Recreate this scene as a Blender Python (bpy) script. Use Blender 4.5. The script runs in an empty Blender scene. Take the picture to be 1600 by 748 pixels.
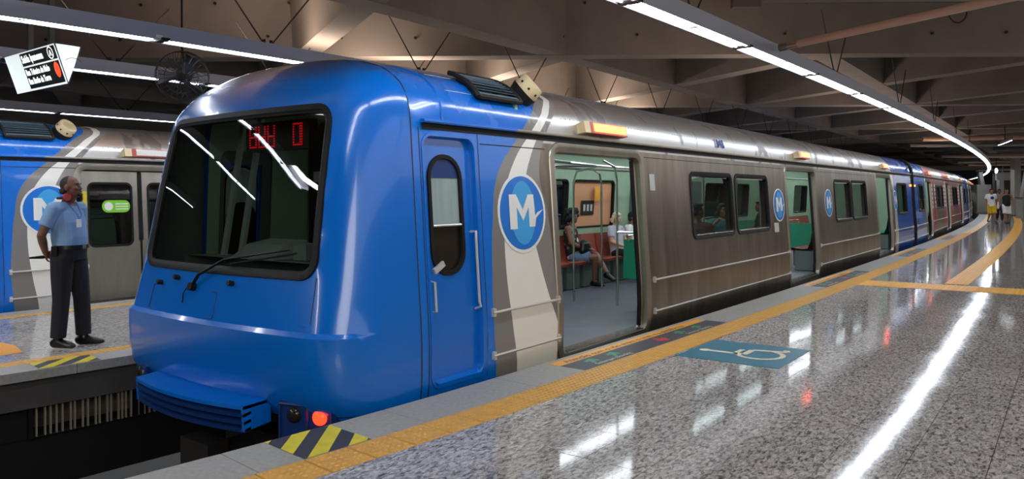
import bpy, bmesh, math, random
from mathutils import Vector, Matrix, geometry, noise
random.seed(7)
S = bpy.context.scene
COL = S.collection
PI = math.pi

# ------------------------------------------------------------------ camera
CAMH, FPX = 1.54, 1180.0
cam_d = bpy.data.cameras.new('camera'); cam = bpy.data.objects.new('camera', cam_d); COL.objects.link(cam)
cam_d.sensor_width = 36.0; cam_d.lens = 36.0 * FPX / 1600.0
cam_d.shift_y = -67.5 / 1600.0
cam_d.clip_start = 0.05; cam_d.clip_end = 500
_F = Vector((-.6, .8, 0)); _R = Vector((.8, .6, 0)); _U = Vector((0, 0, 1))
_q = math.radians(.35)
_r = _R * math.cos(_q) - _U * math.sin(_q); _u = _U * math.cos(_q) + _R * math.sin(_q)
cam.matrix_world = Matrix(((_r.x, _u.x, -_F.x, 0), (_r.y, _u.y, -_F.y, 0), (_r.z, _u.z, -_F.z, CAMH), (0, 0, 0, 1)))
S.camera = cam
# ------------------------------------------------------------------ world, exposure
W = bpy.data.worlds.new('station_dark'); S.world = W; W.use_nodes = True
W.node_tree.nodes['Background'].inputs[0].default_value = (.55, .57, .6, 1)
W.node_tree.nodes['Background'].inputs[1].default_value = .05
S.view_settings.view_transform = 'Standard'; S.view_settings.look = 'None'
S.view_settings.gamma = 1; S.view_settings.use_curve_mapping = False
S.view_settings.exposure = 0.92
TUBE_POWER = 15.0
CAR_LAMP = 4.2

def area_light(name, loc, sx, sy, power, color=(1, .97, .92), rot=(0, 0, 0)):
    d = bpy.data.lights.new(name, 'AREA'); d.shape = 'RECTANGLE'; d.size = sx; d.size_y = sy
    d.energy = power; d.color = color
    o = bpy.data.objects.new(name, d); COL.objects.link(o); o.location = loc; o.rotation_euler = rot
    return o
# unseen fill panels added to brighten the platform, plus the left platform's lamp row
area_light('platform_fill_panels', (4.3, 9, 4.0), 6.0, 52, 560, rot=(0, .12, 0))
area_light('platform_fill_panels', (3.6, 60, 4.0), 5.0, 46, 380, rot=(0, .12, 0))
area_light('rear_fill_panel', (4.5, -5, 3.9), 5.0, 4.0, 170, (1, .96, .9), (.5, .4, 0))  # unseen fill light added behind the camera
area_light('left_platform_lamp_row', (-8.6, -9, 3.4), .3, 18, 260)
# unseen lights added to brighten the concrete ceiling from below
area_light('ceiling_fill', (-10.2, 12, 3.7), .6, 16, 230, (1, .76, .60), (PI, 0, 0))
area_light('ceiling_fill', (-4.9, 24, 3.0), .5, 36, 130, (1, .78, .66), (PI, 0, 0))
area_light('ceiling_fill', (2.5, 14, 3.2), .5, 34, 150, (1, .90, .82), (PI, 0, 0))
area_light('ceiling_fill', (-6.5, 0, 3.4), 2.5, 6, 60, (1, .86, .74), (PI, 0, 0))

# ------------------------------------------------------------------ materials
def lin(c):
    return tuple((x / 12.92 if x <= .04045 else ((x + .055) / 1.055) ** 2.4) for x in (v / 255. for v in c)) + (1,)
def mat(name, rgb, rough=.5, metal=0., var=0., scale=6., stretch=(1, 1, 1), bump=0., bscale=40., emit=0., coat=0., spec=.5, coords='Object', rvar=0.):
    m = bpy.data.materials.new(name); m.use_nodes = True
    nt = m.node_tree; b = nt.nodes['Principled BSDF']
    c = lin(rgb)
    b.inputs['Base Color'].default_value = c; b.inputs['Roughness'].default_value = rough
    b.inputs['Metallic'].default_value = metal; b.inputs['Specular IOR Level'].default_value = spec
    b.inputs['Coat Weight'].default_value = coat; b.inputs['Coat Roughness'].default_value = .06
    if emit:
        b.inputs['Emission Color'].default_value = c; b.inputs['Emission Strength'].default_value = emit
    if var or bump or rvar:
        tc = nt.nodes.new('ShaderNodeTexCoord'); mp = nt.nodes.new('ShaderNodeMapping')
        mp.inputs['Scale'].default_value = stretch
        if coords == 'World':
            g = nt.nodes.new('ShaderNodeNewGeometry'); nt.links.new(g.outputs['Position'], mp.inputs[0])
        else:
            nt.links.new(tc.outputs['Object'], mp.inputs[0])
        n = nt.nodes.new('ShaderNodeTexNoise'); n.inputs['Scale'].default_value = scale; n.inputs['Detail'].default_value = 5
        nt.links.new(mp.outputs[0], n.inputs['Vector'])
        if var:
            r = nt.nodes.new('ShaderNodeValToRGB')
            r.color_ramp.elements[0].position = .3; r.color_ramp.elements[1].position = .7
            r.color_ramp.elements[0].color = tuple(x * (1 - var) for x in c[:3]) + (1,)
            r.color_ramp.elements[1].color = tuple(min(1, x * (1 + var)) for x in c[:3]) + (1,)
            nt.links.new(n.outputs['Fac'], r.inputs[0]); nt.links.new(r.outputs[0], b.inputs['Base Color'])
        if rvar:
            mr = nt.nodes.new('ShaderNodeMapRange'); mr.inputs[3].default_value = max(.02, rough - rvar); mr.inputs[4].default_value = rough + rvar
            mr.inputs[1].default_value = .3; mr.inputs[2].default_value = .7
            nt.links.new(n.outputs['Fac'], mr.inputs[0]); nt.links.new(mr.outputs[0], b.inputs['Roughness'])
        if bump:
            n2 = nt.nodes.new('ShaderNodeTexNoise'); n2.inputs['Scale'].default_value = bscale; n2.inputs['Detail'].default_value = 4
            nt.links.new(mp.outputs[0], n2.inputs['Vector'])
            bp = nt.nodes.new('ShaderNodeBump'); bp.inputs['Strength'].default_value = bump; bp.inputs['Distance'].default_value = .01
            nt.links.new(n2.outputs['Fac'], bp.inputs['Height']); nt.links.new(bp.outputs[0], b.inputs['Normal'])
    return m
def emission(name, rgb, s):
    m = bpy.data.materials.new(name); m.use_nodes = True; nt = m.node_tree
    nt.nodes.remove(nt.nodes['Principled BSDF']); e = nt.nodes.new('ShaderNodeEmission')
    e.inputs[0].default_value = lin(rgb); e.inputs[1].default_value = s
    nt.links.new(e.outputs[0], nt.nodes['Material Output'].inputs[0]); return m
def glass(name, tint, base=.05, top=1.0):
    m = bpy.data.materials.new(name); m.use_nodes = True; nt = m.node_tree
    nt.nodes.remove(nt.nodes['Principled BSDF'])
    t = nt.nodes.new('ShaderNodeBsdfTransparent'); t.inputs[0].default_value = lin(tint)
    g = nt.nodes.new('ShaderNodeBsdfGlossy'); g.inputs['Roughness'].default_value = .01
    lw = nt.nodes.new('ShaderNodeLayerWeight'); lw.inputs[0].default_value = .5
    p = nt.nodes.new('ShaderNodeMath'); p.operation = 'POWER'; p.inputs[1].default_value = 4
    mr = nt.nodes.new('ShaderNodeMapRange'); mr.inputs[3].default_value = base; mr.inputs[4].default_value = top
    x = nt.nodes.new('ShaderNodeMixShader')
    L = nt.links.new
    L(lw.outputs['Facing'], p.inputs[0]); L(p.outputs[0], mr.inputs[0]); L(mr.outputs[0], x.inputs[0])
    L(t.outputs[0], x.inputs[1]); L(g.outputs[0], x.inputs[2]); L(x.outputs[0], nt.nodes['Material Output'].inputs[0])
    return m
def granite(name, lo, mid, hi, rough=.07):
    m = bpy.data.materials.new(name); m.use_nodes = True; nt = m.node_tree; b = nt.nodes['Principled BSDF']; L = nt.links.new
    g = nt.nodes.new('ShaderNodeNewGeometry'); mp = nt.nodes.new('ShaderNodeMapping'); mp.inputs['Scale'].default_value = (1, .45, 1)
    mp.inputs['Rotation'].default_value = (0, 0, .7)
    L(g.outputs['Position'], mp.inputs[0])
    n = nt.nodes.new('ShaderNodeTexNoise'); n.inputs['Scale'].default_value = 40; n.inputs['Detail'].default_value = 6; n.inputs['Roughness'].default_value = .75
    n.inputs['Distortion'].default_value = .8
    L(mp.outputs[0], n.inputs['Vector'])
    r = nt.nodes.new('ShaderNodeValToRGB'); e = r.color_ramp.elements
    e[0].position = .39; e[0].color = lin(lo); e[1].position = .60; e[1].color = lin(hi)
    x = e.new(.49); x.color = lin(mid)
    L(n.outputs['Fac'], r.inputs[0])
    n2 = nt.nodes.new('ShaderNodeTexNoise'); n2.inputs['Scale'].default_value = 2.2; L(g.outputs['Position'], n2.inputs['Vector'])
    oi = nt.nodes.new('ShaderNodeObjectInfo')
    a = nt.nodes.new('ShaderNodeMath'); a.operation = 'MULTIPLY_ADD'; a.inputs[1].default_value = .16; a.inputs[2].default_value = .80
    L(oi.outputs['Random'], a.inputs[0])
    a2 = nt.nodes.new('ShaderNodeMath'); a2.operation = 'MULTIPLY_ADD'; a2.inputs[1].default_value = .22
    L(n2.outputs['Fac'], a2.inputs[0]); L(a.outputs[0], a2.inputs[2])
    mx = nt.nodes.new('ShaderNodeMix'); mx.data_type = 'RGBA'; mx.blend_type = 'MULTIPLY'; mx.inputs[0].default_value = 1
    L(r.outputs[0], mx.inputs[6]); L(a2.outputs[0], mx.inputs[7]); L(mx.outputs[2], b.inputs['Base Color'])
    b.inputs['Roughness'].default_value = rough
    mr = nt.nodes.new('ShaderNodeMapRange'); mr.inputs[3].default_value = rough * .6; mr.inputs[4].default_value = rough * 1.6
    L(n2.outputs['Fac'], mr.inputs[0]); L(mr.outputs[0], b.inputs['Roughness'])
    return m

M = dict(
    granite=granite('polished_granite', (82, 80, 81), (164, 161, 158), (208, 205, 202)),
    joint=mat('dark_joint', (70, 68, 66), .6),
    coping=mat('grey_coping', (158, 158, 153), .55, var=.12, scale=30, bump=.15, bscale=160, coords='World'),
    tactile=mat('yellow_tactile', (212, 162, 74), .45, var=.10, scale=9, coords='World'),
    guide=mat('yellow_guide', (235, 170, 20), .4, var=.06, scale=9, coords='World'),
    concrete=mat('concrete', (110, 104, 98), .85, var=.14, scale=1.1, bump=.12, bscale=9, coords='World'),
    slab=mat('ceiling_slab', (150, 130, 112), .9, var=.1, scale=.8, coords='World'),
    pitwall=mat('pit_wall', (74, 72, 70), .85, var=.15, scale=3, coords='World'),
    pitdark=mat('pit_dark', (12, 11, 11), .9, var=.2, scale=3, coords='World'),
    black=mat('black_paint', (14, 14, 15), .5),
    rubber=mat('black_rubber', (13, 13, 14), .55, spec=.3),
    blue=mat('blue_paint', (1, 108, 208), .22, coat=.6),
    blue_dark=mat('blue_underframe', (14, 50, 110), .4),
    chrome=mat('stainless', (205, 205, 205), .2, 1.0), rail=mat('pale_rail', (214, 210, 202), .35, .35),
    steel_frame=mat('door_frame_steel', (168, 162, 150), .34, .9, var=.1, scale=5, stretch=(1, 1, .2)),
    trim_grey=mat('grey_trim', (110, 108, 104), .4, .6),
    white_trim=mat('white_trim', (232, 230, 224), .4),
    cream=mat('cream_plastic', (226, 206, 160), .5),
    housing=mat('lamp_housing', (164, 172, 192), .4, .2),
    reflector=mat('lamp_reflector', (225, 228, 235), .35),
    tube=emission('lamp_tube', (236, 244, 255), TUBE_POWER),
    cabfill=emission('cab_fill', (230, 240, 235), .9), carlamp=emission('car_lamp', (240, 246, 255), CAR_LAMP),
    lamp_body=mat('lamp_body', (176, 84, 70), .4), lining=mat('green_lining', (150, 178, 150), .5, var=.05),
    lining_dark=mat('grey_lining', (92, 104, 100), .6),
    ceil_white=mat('car_ceiling', (200, 208, 200), .5),
    carfloor=mat('car_floor', (92, 98, 106), .45, var=.12, scale=3),
    seat_red=mat('seat_red', (138, 62, 48), .45), seat_green=mat('seat_green', (10, 130, 96), .4),
    glass=glass('tinted_glass', (168, 176, 172), .06, .8), wind=glass('windshield_glass', (178, 184, 180), .045, .8),
    glass_clear=glass('clear_glass', (170, 176, 170), .05),
    lit_amber=mat('amber_lamp', (255, 84, 48), .4, emit=4.5), lit_red=mat('red_lamp', (255, 30, 12), .3, emit=5.0),
    lit_orange=mat('orange_marker', (255, 130, 30), .3, emit=3.0),
    lens_dark=mat('dark_lens', (40, 34, 28), .15), marker_red=mat('dark_red_reflector', (52, 16, 10), .3),
    tan_view=mat('tan_view_panel', (206, 150, 112), .7), curtain=mat('grey_green_blind', (150, 168, 166), .7, var=.12, scale=5, stretch=(1, 3, .4)),
    white=mat('white_paint', (236, 236, 232), .4), logo_blue=mat('logo_blue', (20, 118, 214), .3, coat=.3),
    logo_sky=mat('logo_sky', (62, 168, 232), .3, coat=.3), navy=mat('navy_print', (20, 40, 130), .5),
    yellow=mat('hazard_yellow', (214, 200, 50), .5, var=.1, scale=12), asphalt=mat('dark_print', (62, 62, 68), .5, var=.08, scale=20),
    teal=mat('teal_print', (22, 116, 140), .35), ivory=mat('ivory_print', (232, 226, 200), .4),
    orange=mat('orange_print', (240, 168, 52), .45), green=mat('green_print', (30, 150, 100), .45), red=mat('red_print', (206, 50, 44), .45),
    lime=mat('lime_sticker', (130, 208, 50), .4), print_grey=mat('pale_print', (190, 190, 186), .5),
    pink=mat('advert_pink', (214, 34, 66), .4), steel_dark=mat('sooty_steel', (40, 38, 36), .6, .3),
    sign_white=mat('lit_sign_face', (214, 224, 222), .4, emit=.55), sign_black=mat('sign_black', (14, 18, 16), .4),
    sign_text=mat('lit_sign_text', (240, 245, 240), .4, emit=.9), sign_red=mat('lit_sign_red', (240, 80, 40), .4, emit=.6),
    pipe=mat('salmon_pipe', (186, 150, 132), .4), led=mat('red_display', (220, 16, 30), .4, emit=.4),
    soft_grey=mat('cab_grey', (150, 164, 160), .6), beige=mat('cab_beige', (176, 160, 128), .6),
    column=mat('pale_column', (136, 134, 129), .6), dkwall=mat('dark_wall', (52, 49, 46), .9, var=.2, scale=.6, coords='World'),
)
def grime(m, rgb, z0, z1):
    # soot that settled on the roof of the nose
    nt = m.node_tree; b = nt.nodes['Principled BSDF']; K = nt.links.new
    tc = nt.nodes.new('ShaderNodeTexCoord'); sp = nt.nodes.new('ShaderNodeSeparateXYZ'); K(tc.outputs['Object'], sp.inputs[0])
    n = nt.nodes.new('ShaderNodeTexNoise'); n.inputs['Scale'].default_value = 2.5; n.inputs['Detail'].default_value = 5; K(tc.outputs['Object'], n.inputs['Vector'])
    a = nt.nodes.new('ShaderNodeMath'); a.operation = 'MULTIPLY_ADD'; a.inputs[1].default_value = .16; K(n.outputs['Fac'], a.inputs[0]); K(sp.outputs[2], a.inputs[2])
    mr = nt.nodes.new('ShaderNodeMapRange'); mr.inputs[1].default_value = z0 + .08; mr.inputs[2].default_value = z1 + .08; mr.inputs[4].default_value = .9; K(a.outputs[0], mr.inputs[0])
    mx = nt.nodes.new('ShaderNodeMix'); mx.data_type = 'RGBA'; mx.inputs[6].default_value = tuple(b.inputs['Base Color'].default_value); mx.inputs[7].default_value = lin(rgb)
    K(mr.outputs[0], mx.inputs[0]); K(mx.outputs[2], b.inputs['Base Color'])
    r2 = nt.nodes.new('ShaderNodeMapRange'); r2.inputs[3].default_value = .22; r2.inputs[4].default_value = .5; K(mr.outputs[0], r2.inputs[0]); K(r2.outputs[0], b.inputs['Roughness'])
    return m
M['nose_blue'] = grime(mat('nose_blue_paint', (1, 108, 208), .22, coat=.5), (58, 66, 80), 2.50, 2.70)
def livery(name, fr, rear, L):
    """blue / grey / white / grey paint over brushed steel, boundaries y(z) as curves in the car's own coordinates"""
    m = bpy.data.materials.new(name); m.use_nodes = True; nt = m.node_tree; b = nt.nodes['Principled BSDF']; K = nt.links.new
    tc = nt.nodes.new('ShaderNodeTexCoord'); sp = nt.nodes.new('ShaderNodeSeparateXYZ'); K(tc.outputs['Object'], sp.inputs[0])
    def math_(op, a, c=None, d=None):
        n = nt.nodes.new('ShaderNodeMath'); n.operation = op
        for i, v in enumerate((a, c, d)):
            if v is None: continue
            if isinstance(v, (int, float)): n.inputs[i].default_value = v
            else: K(v, n.inputs[i])
        return n.outputs[0]
    zz = math_('DIVIDE', math_('ADD', sp.outputs[2], .5), 3.3)
    def curve(pts):
        n = nt.nodes.new('ShaderNodeFloatCurve'); c = n.mapping.curves[0]
        P = [((z + .5) / 3.3, y / 4.) for z, y in pts]
        P = [(0, P[0][1])] + P + [(1, P[-1][1])]
        while len(c.points) < len(P): c.points.new(.5, .5)
        for q, (x, y) in zip(c.points, P): q.location = (x, y); q.handle_type = 'AUTO'
        n.mapping.update(); K(zz, n.inputs[1]); return math_('MULTIPLY', n.outputs[0], 4.)
    # steel with long vertical stains, darker smudges on the roof band
    mp = nt.nodes.new('ShaderNodeMapping'); mp.inputs['Scale'].default_value = (1, 3.2, .55); K(tc.outputs['Object'], mp.inputs[0])
    n1 = nt.nodes.new('ShaderNodeTexNoise'); n1.inputs['Scale'].default_value = 1.6; n1.inputs['Detail'].default_value = 6; K(mp.outputs[0], n1.inputs['Vector'])
    rs = nt.nodes.new('ShaderNodeValToRGB'); e = rs.color_ramp.elements
    e[0].position = .30; e[0].color = lin((122, 113, 104)); e[1].position = .68; e[1].color = lin((154, 145, 135))
    K(n1.outputs['Fac'], rs.inputs[0])
    mp2 = nt.nodes.new('ShaderNodeMapping'); mp2.inputs['Scale'].default_value = (.5, 1.15, .8); mp2.inputs['Rotation'].default_value = (.5, 0, 0); K(tc.outputs['Object'], mp2.inputs[0])
    n3 = nt.nodes.new('ShaderNodeTexNoise'); n3.inputs['Scale'].default_value = 2.3; n3.inputs['Detail'].default_value = 3; K(mp2.outputs[0], n3.inputs['Vector'])
    sm = nt.nodes.new('ShaderNodeMapRange'); sm.inputs[1].default_value = .56; sm.inputs[2].default_value = .62; K(n3.outputs['Fac'], sm.inputs[0])
    up = math_('GREATER_THAN', sp.outputs[2], 2.06)
    smf = math_('MULTIPLY', math_('MULTIPLY', sm.outputs[0], up), .75)
    def mix(fac, a, c):
        n = nt.nodes.new('ShaderNodeMix'); n.data_type = 'RGBA'
        K(fac, n.inputs[0])
        for i, v in ((6, a), (7, c)):
            if isinstance(v, tuple): n.inputs[i].default_value = v
            else: K(v, n.inputs[i])
        return n.outputs[2]
    col = mix(smf, mix(up, rs.outputs[0], lin((204, 201, 196))), lin((120, 113, 110)))
    painted = None
    y = sp.outputs[1]
    def band(col, lo_curve, cl):
        return mix(math_('LESS_THAN', y, lo_curve), col, cl)
    cs = [curve(p) for p in fr]
    for c, k in zip(cs[::-1], ((138, 134, 130), (242, 240, 230), (132, 128, 124), (1, 112, 214))):
        col = band(col, c, lin(k))
    painted = math_('LESS_THAN', y, cs[-1])
    if rear:
        yr = math_('SUBTRACT', L, y)
        rc = [curve(p) for p in rear]
        for c, k in zip(rc[::-1], ((138, 134, 130), (216, 212, 198), (46, 98, 194))):
            col = mix(math_('LESS_THAN', yr, c), col, lin(k))
        painted = math_('MAXIMUM', painted, math_('LESS_THAN', yr, rc[-1]))
    K(col, b.inputs['Base Color'])
    K(math_('MULTIPLY_ADD', painted, -.85, .85), b.inputs['Metallic'])
    rg = math_('MULTIPLY_ADD', painted, -.08, .30)
    K(math_('MULTIPLY_ADD', smf, .25, rg), b.inputs['Roughness'])
    K(math_('MULTIPLY', painted, .5), b.inputs['Coat Weight']); b.inputs['Coat Roughness'].default_value = .05
    return m
LCAR = 23.05
FRONT = [
    [(-.3, 1.96), (0, 1.93), (.5, 1.89), (.9, 1.91), (1.3, 1.95), (1.72, 2.05), (2.09, 2.40), (2.42, 2.78), (2.62, 3.05)],
    [(-.3, 2.26), (0, 2.24), (.42, 2.16), (.89, 2.11), (1.3, 2.12), (1.58, 2.16), (1.9, 2.35), (2.1, 2.56), (2.42, 2.94), (2.62, 3.2)],
    [(-.3, 3.10), (0, 3.04), (.25, 2.93), (.6, 2.76), (1.05, 2.60), (1.4, 2.49), (1.7, 2.49), (1.9, 2.58), (2.1, 2.72), (2.42, 3.06), (2.62, 3.3)],
    [(-.3, 2.9), (.5, 2.9), (1.4, 2.82), (1.75, 2.72), (2.1, 2.84), (2.42, 3.15), (2.62, 3.4)]]
FRONT[3] = [(z, max(y, 2.62)) for z, y in FRONT[3]]
REAR = [[(-.3, 2.5), (.6, 2.52), (1.4, 2.6), (2.1, 2.95), (2.6, 3.3)], [(-.3, 2.95), (.6, 2.9), (1.4, 2.88), (2.1, 3.12), (2.6, 3.45)], [(-.3, 3.0), (.6, 2.96), (1.4, 2.94), (2.1, 3.2), (2.6, 3.5)]]
M['livery_front'] = livery('livery_cab_car', FRONT, REAR, LCAR)
M['livery_mid'] = livery('livery_middle_car', [[(a, y) for a, y in REAR[0]], REAR[1], REAR[2], REAR[2]], REAR, LCAR)

# ------------------------------------------------------------------ helpers
class MB:
    def __init__(s): s.v = []; s.f = []
    def add(s, vs, fs):
        k = len(s.v); s.v += [tuple(p) for p in vs]; s.f += [tuple(i + k for i in f) for f in fs]; return s
    def box(s, lo, hi):
        (a, b, c), (d, e, f) = lo, hi
        return s.add([(a, b, c), (d, b, c), (d, e, c), (a, e, c), (a, b, f), (d, b, f), (d, e, f), (a, e, f)],
                     [(3, 2, 1, 0), (4, 5, 6, 7), (0, 1, 5, 4), (1, 2, 6, 5), (2, 3, 7, 6), (3, 0, 4, 7)])
    def obox(s, c, ax, ay, az):
        c, ax, ay, az = Vector(c), Vector(ax), Vector(ay), Vector(az)
        P = [c + ax * i + ay * j + az * k for k in (-1, 1) for i, j in ((-1, -1), (1, -1), (1, 1), (-1, 1))]
        return s.add(P, [(3, 2, 1, 0), (4, 5, 6, 7), (0, 1, 5, 4), (1, 2, 6, 5), (2, 3, 7, 6), (3, 0, 4, 7)])
    def tube(s, pts, r, n=8, closed=False, caps=True):
        pts = [Vector(p) for p in pts]; N = len(pts); rr = r if isinstance(r, (list, tuple)) else [r] * N
        rings = []; prev = None
        for i, p in enumerate(pts):
            a = pts[i - 1] if (i or closed) else p; b = pts[(i + 1) % N] if (i < N - 1 or closed) else p
            t = (b - a).normalized()
            x = prev - t * prev.dot(t) if prev is not None else (Vector((0, 0, 1)).cross(t) if abs(t.z) < .95 else Vector((1, 0, 0)).cross(t))
            x.normalize(); prev = x; y = t.cross(x)
            rings.append([p + (x * math.cos(2 * PI * k / n) + y * math.sin(2 * PI * k / n)) * rr[i] for k in range(n)])
        vs = [q for ring in rings for q in ring]; fs = []
        for i in range(N if closed else N - 1):
            j = (i + 1) % N
            for k in range(n): fs.append((i * n + k, i * n + (k + 1) % n, j * n + (k + 1) % n, j * n + k))
        if caps and not closed: fs += [tuple(range(n))[::-1], tuple((N - 1) * n + k for k in range(n))]
        return s.add(vs, fs)
    def cyl(s, a, b, r, n=16): return s.tube([a, b], r, n)
    def rings(s, rs, closed=True, cap0=False, cap1=False, wrap=False):
        n = len(rs[0]); vs = [p for r in rs for p in r]; fs = []
        m = len(rs)
        for i in range(m if wrap else m - 1):
            j = (i + 1) % m
            for k in range(n if closed else n - 1):
                fs.append((i * n + k, i * n + (k + 1) % n, j * n + (k + 1) % n, j * n + k))
        if cap0: fs.append(tuple(range(n))[::-1])
        if cap1: fs.append(tuple((m - 1) * n + k for k in range(n)))
        return s.add(vs, fs)
    def build(s, name, material, parent=None, smooth=0.0, kind=None):
        me = bpy.data.meshes.new(name); me.from_pydata(s.v, [], s.f); me.update()
        return link(name, me, material, parent, smooth, kind)
def link(name, me, material=None, parent=None, smooth=0.0, kind=None):
    if smooth:
        for p in me.polygons: p.use_smooth = True
        me.set_sharp_from_angle(angle=math.radians(smooth))
    if material is not None and not me.materials:
        me.materials.append(M[material] if isinstance(material, str) else material)
    o = bpy.data.objects.new(name, me); COL.objects.link(o)
    if parent is not None: o.parent = parent
    if kind: o['kind'] = kind
    return o
def tag(o, label, cat, group=None):
    o['label'] = label; o['category'] = cat
    if group: o['group'] = group
    return o
def thing(name, label, cat, loc=(0, 0, 0), rz=0., group=None):
    o = bpy.data.objects.new(name, None); COL.objects.link(o); o.location = loc; o.rotation_euler = (0, 0, rz)
    o.empty_display_size = .2
    return tag(o, label, cat, group)
def setting(name, loc=(0, 0, 0)):
    o = bpy.data.objects.new(name, None); COL.objects.link(o); o.location = loc; o['kind'] = 'structure'; return o
def copy_tree(o, parent=None):
    c = o.copy(); COL.objects.link(c)
    if parent is not None: c.parent = parent
    for ch in list(o.children): copy_tree(ch, c)
    return c
def rrect(a0, a1, b0, b1, r, n=6):
    r = min(r, (a1 - a0) / 2 - 1e-4, (b1 - b0) / 2 - 1e-4); P = []
    for cx, cy, t0 in ((a1 - r, b1 - r, 0), (a0 + r, b1 - r, PI / 2), (a0 + r, b0 + r, PI), (a1 - r, b0 + r, 1.5 * PI)):
        for i in range(n + 1):
            t = t0 + PI / 2 * i / n; P.append((cx + r * math.cos(t), cy + r * math.sin(t)))
    return P
def dense(P, step):
    out = []
    for i, a in enumerate(P):
        b = P[(i + 1) % len(P)]; d = math.hypot(b[0] - a[0], b[1] - a[1]); k = max(1, int(d / step))
        out += [(a[0] + (b[0] - a[0]) * j / k, a[1] + (b[1] - a[1]) * j / k) for j in range(k)]
    return out
def inside(p, P):
    x, y = p; c = False; j = len(P) - 1
    for i in range(len(P)):
        if (P[i][1] > y) != (P[j][1] > y) and x < (P[j][0] - P[i][0]) * (y - P[i][1]) / (P[j][1] - P[i][1]) + P[i][0]: c = not c
        j = i
    return c
def cdt(outer, holes, xs, ys, step=.15):
    """triangulated 2D region with holes; returns verts2d, faces"""
    loops = [dense(outer, step)] + [dense(h, step) for h in holes]
    V = []; Eg = []
    for L in loops:
        k = len(V); V += L; Eg += [(k + i, k + (i + 1) % len(L)) for i in range(len(L))]
    hb = [(min(p[0] for p in h), max(p[0] for p in h), min(p[1] for p in h), max(p[1] for p in h)) for h in holes]
    ob = (min(p[0] for p in outer), max(p[0] for p in outer), min(p[1] for p in outer), max(p[1] for p in outer))
    for x in xs:
        for y in ys:
            if not (ob[0] + .02 < x < ob[1] - .02 and ob[2] + .02 < y < ob[3] - .02) or not inside((x, y), outer): continue
            if any(b[0] - .03 < x < b[1] + .03 and b[2] - .03 < y < b[3] + .03 for b in hb): continue
            V.append((x, y))
    v, e, f, *_ = geometry.delaunay_2d_cdt([Vector(p) for p in V], Eg, [], 0, 1e-5)
    F = []
    for t in f:
        c = ((v[t[0]].x + v[t[1]].x + v[t[2]].x) / 3, (v[t[0]].y + v[t[1]].y + v[t[2]].y) / 3)
        if not inside(c, loops[0]): continue
        if any(b[0] < c[0] < b[1] and b[2] < c[1] < b[3] and inside(c, h) for b, h in zip(hb, loops[1:])): continue
        F.append(tuple(t))
    return [(p.x, p.y) for p in v], F
def frange(a, b, s):
    n = max(1, int(round((b - a) / s))); return [a + (b - a) * i / n for i in range(n + 1)]
def text_mesh(s, size, material, name, mapf, parent=None, ext=0.0, align='LEFT', sx=1.0, bold=0.0):
    c = bpy.data.curves.new(name, 'FONT'); c.body = s; c.size = size; c.align_x = align; c.offset = bold; c.resolution_u = 3
    o = bpy.data.objects.new('tmp', c); COL.objects.link(o)
    dg = bpy.context.evaluated_depsgraph_get(); me = bpy.data.meshes.new_from_object(o.evaluated_get(dg))
    bpy.data.objects.remove(o); bpy.data.curves.remove(c)
    mb = MB(); mb.add([mapf(v.co.x * sx, v.co.y) for v in me.vertices], [tuple(p.vertices) for p in me.polygons])
    bpy.data.meshes.remove(me); return mb.build(name, material, parent)

# ------------------------------------------------------------------ track curve
def edge(y):
    """x of the right platform's edge at y"""
    d = y - 16.0
    return -3.785 - d * d / (2 * (330.0 if d < 0 else 575.0)) - (max(0, 5.0 - y) ** 2) * .014
def edge_dir(y):
    d = (edge(y + .05) - edge(y - .05)) / .1
    v = Vector((d, 1, 0)).normalized(); return v, Vector((v.y, -v.x, 0))      # tangent, outward normal (towards +x)
def on_edge(y, off, z=0.):
    t, n = edge_dir(y); return Vector((edge(y), y, z)) + n * off
PIT = -1.15
COPW, TACW = .47, .30
YS, YE = .3, 112.
# ------------------------------------------------------------------ right platform
floor = setting('floor')
def strip(name, parent, offs, z0, z1, ys, m):
    mb = MB(); rs = []
    for y in ys:
        a = on_edge(y, offs[0]); b = on_edge(y, offs[1])
        rs.append([(a.x, a.y, z0), (b.x, b.y, z0), (b.x, b.y, z1), (a.x, a.y, z1)])
    mb.rings(rs, True, True, True); return mb.build(name, m, parent)
ysl = frange(YS - 1.5, YE, 1.5)
# granite base: far away the tiles merge into it
TX0, TXW, TYL = -3.49, .385, .5
TILE_END = 30.3
mb = MB(); rs = []
for y in frange(TILE_END, YE, 2.):
    a = on_edge(y, COPW + TACW - .01); rs.append([(a.x, a.y, -.3), (7.5, a.y, -.3), (7.5, a.y, 0), (a.x, a.y, 0)])
mb.rings(rs, True, True, True); mb.build('far_paving', 'granite', floor)
mb = MB().box((-3.55, -4.5, -.3), (7.5, TILE_END, -.016)); mb.build('tile_bed', 'joint', floor)
MB().box((1.9, -4.5, -.016), (7.5, TILE_END, 0)).build('side_paving', 'granite', floor)
tiles = []
g = .0022
shared = MB().box((-TXW / 2 + g, -TYL / 2 + g, -.016), (TXW / 2 - g, TYL / 2 - g, 0)); 
shared_me = bpy.data.meshes.new('tile'); shared_me.from_pydata(shared.v, [], shared.f); shared_me.materials.append(M['granite'])
def inner(y): 
    p = on_edge(y, COPW + TACW); return p.x
specs = []
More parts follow.
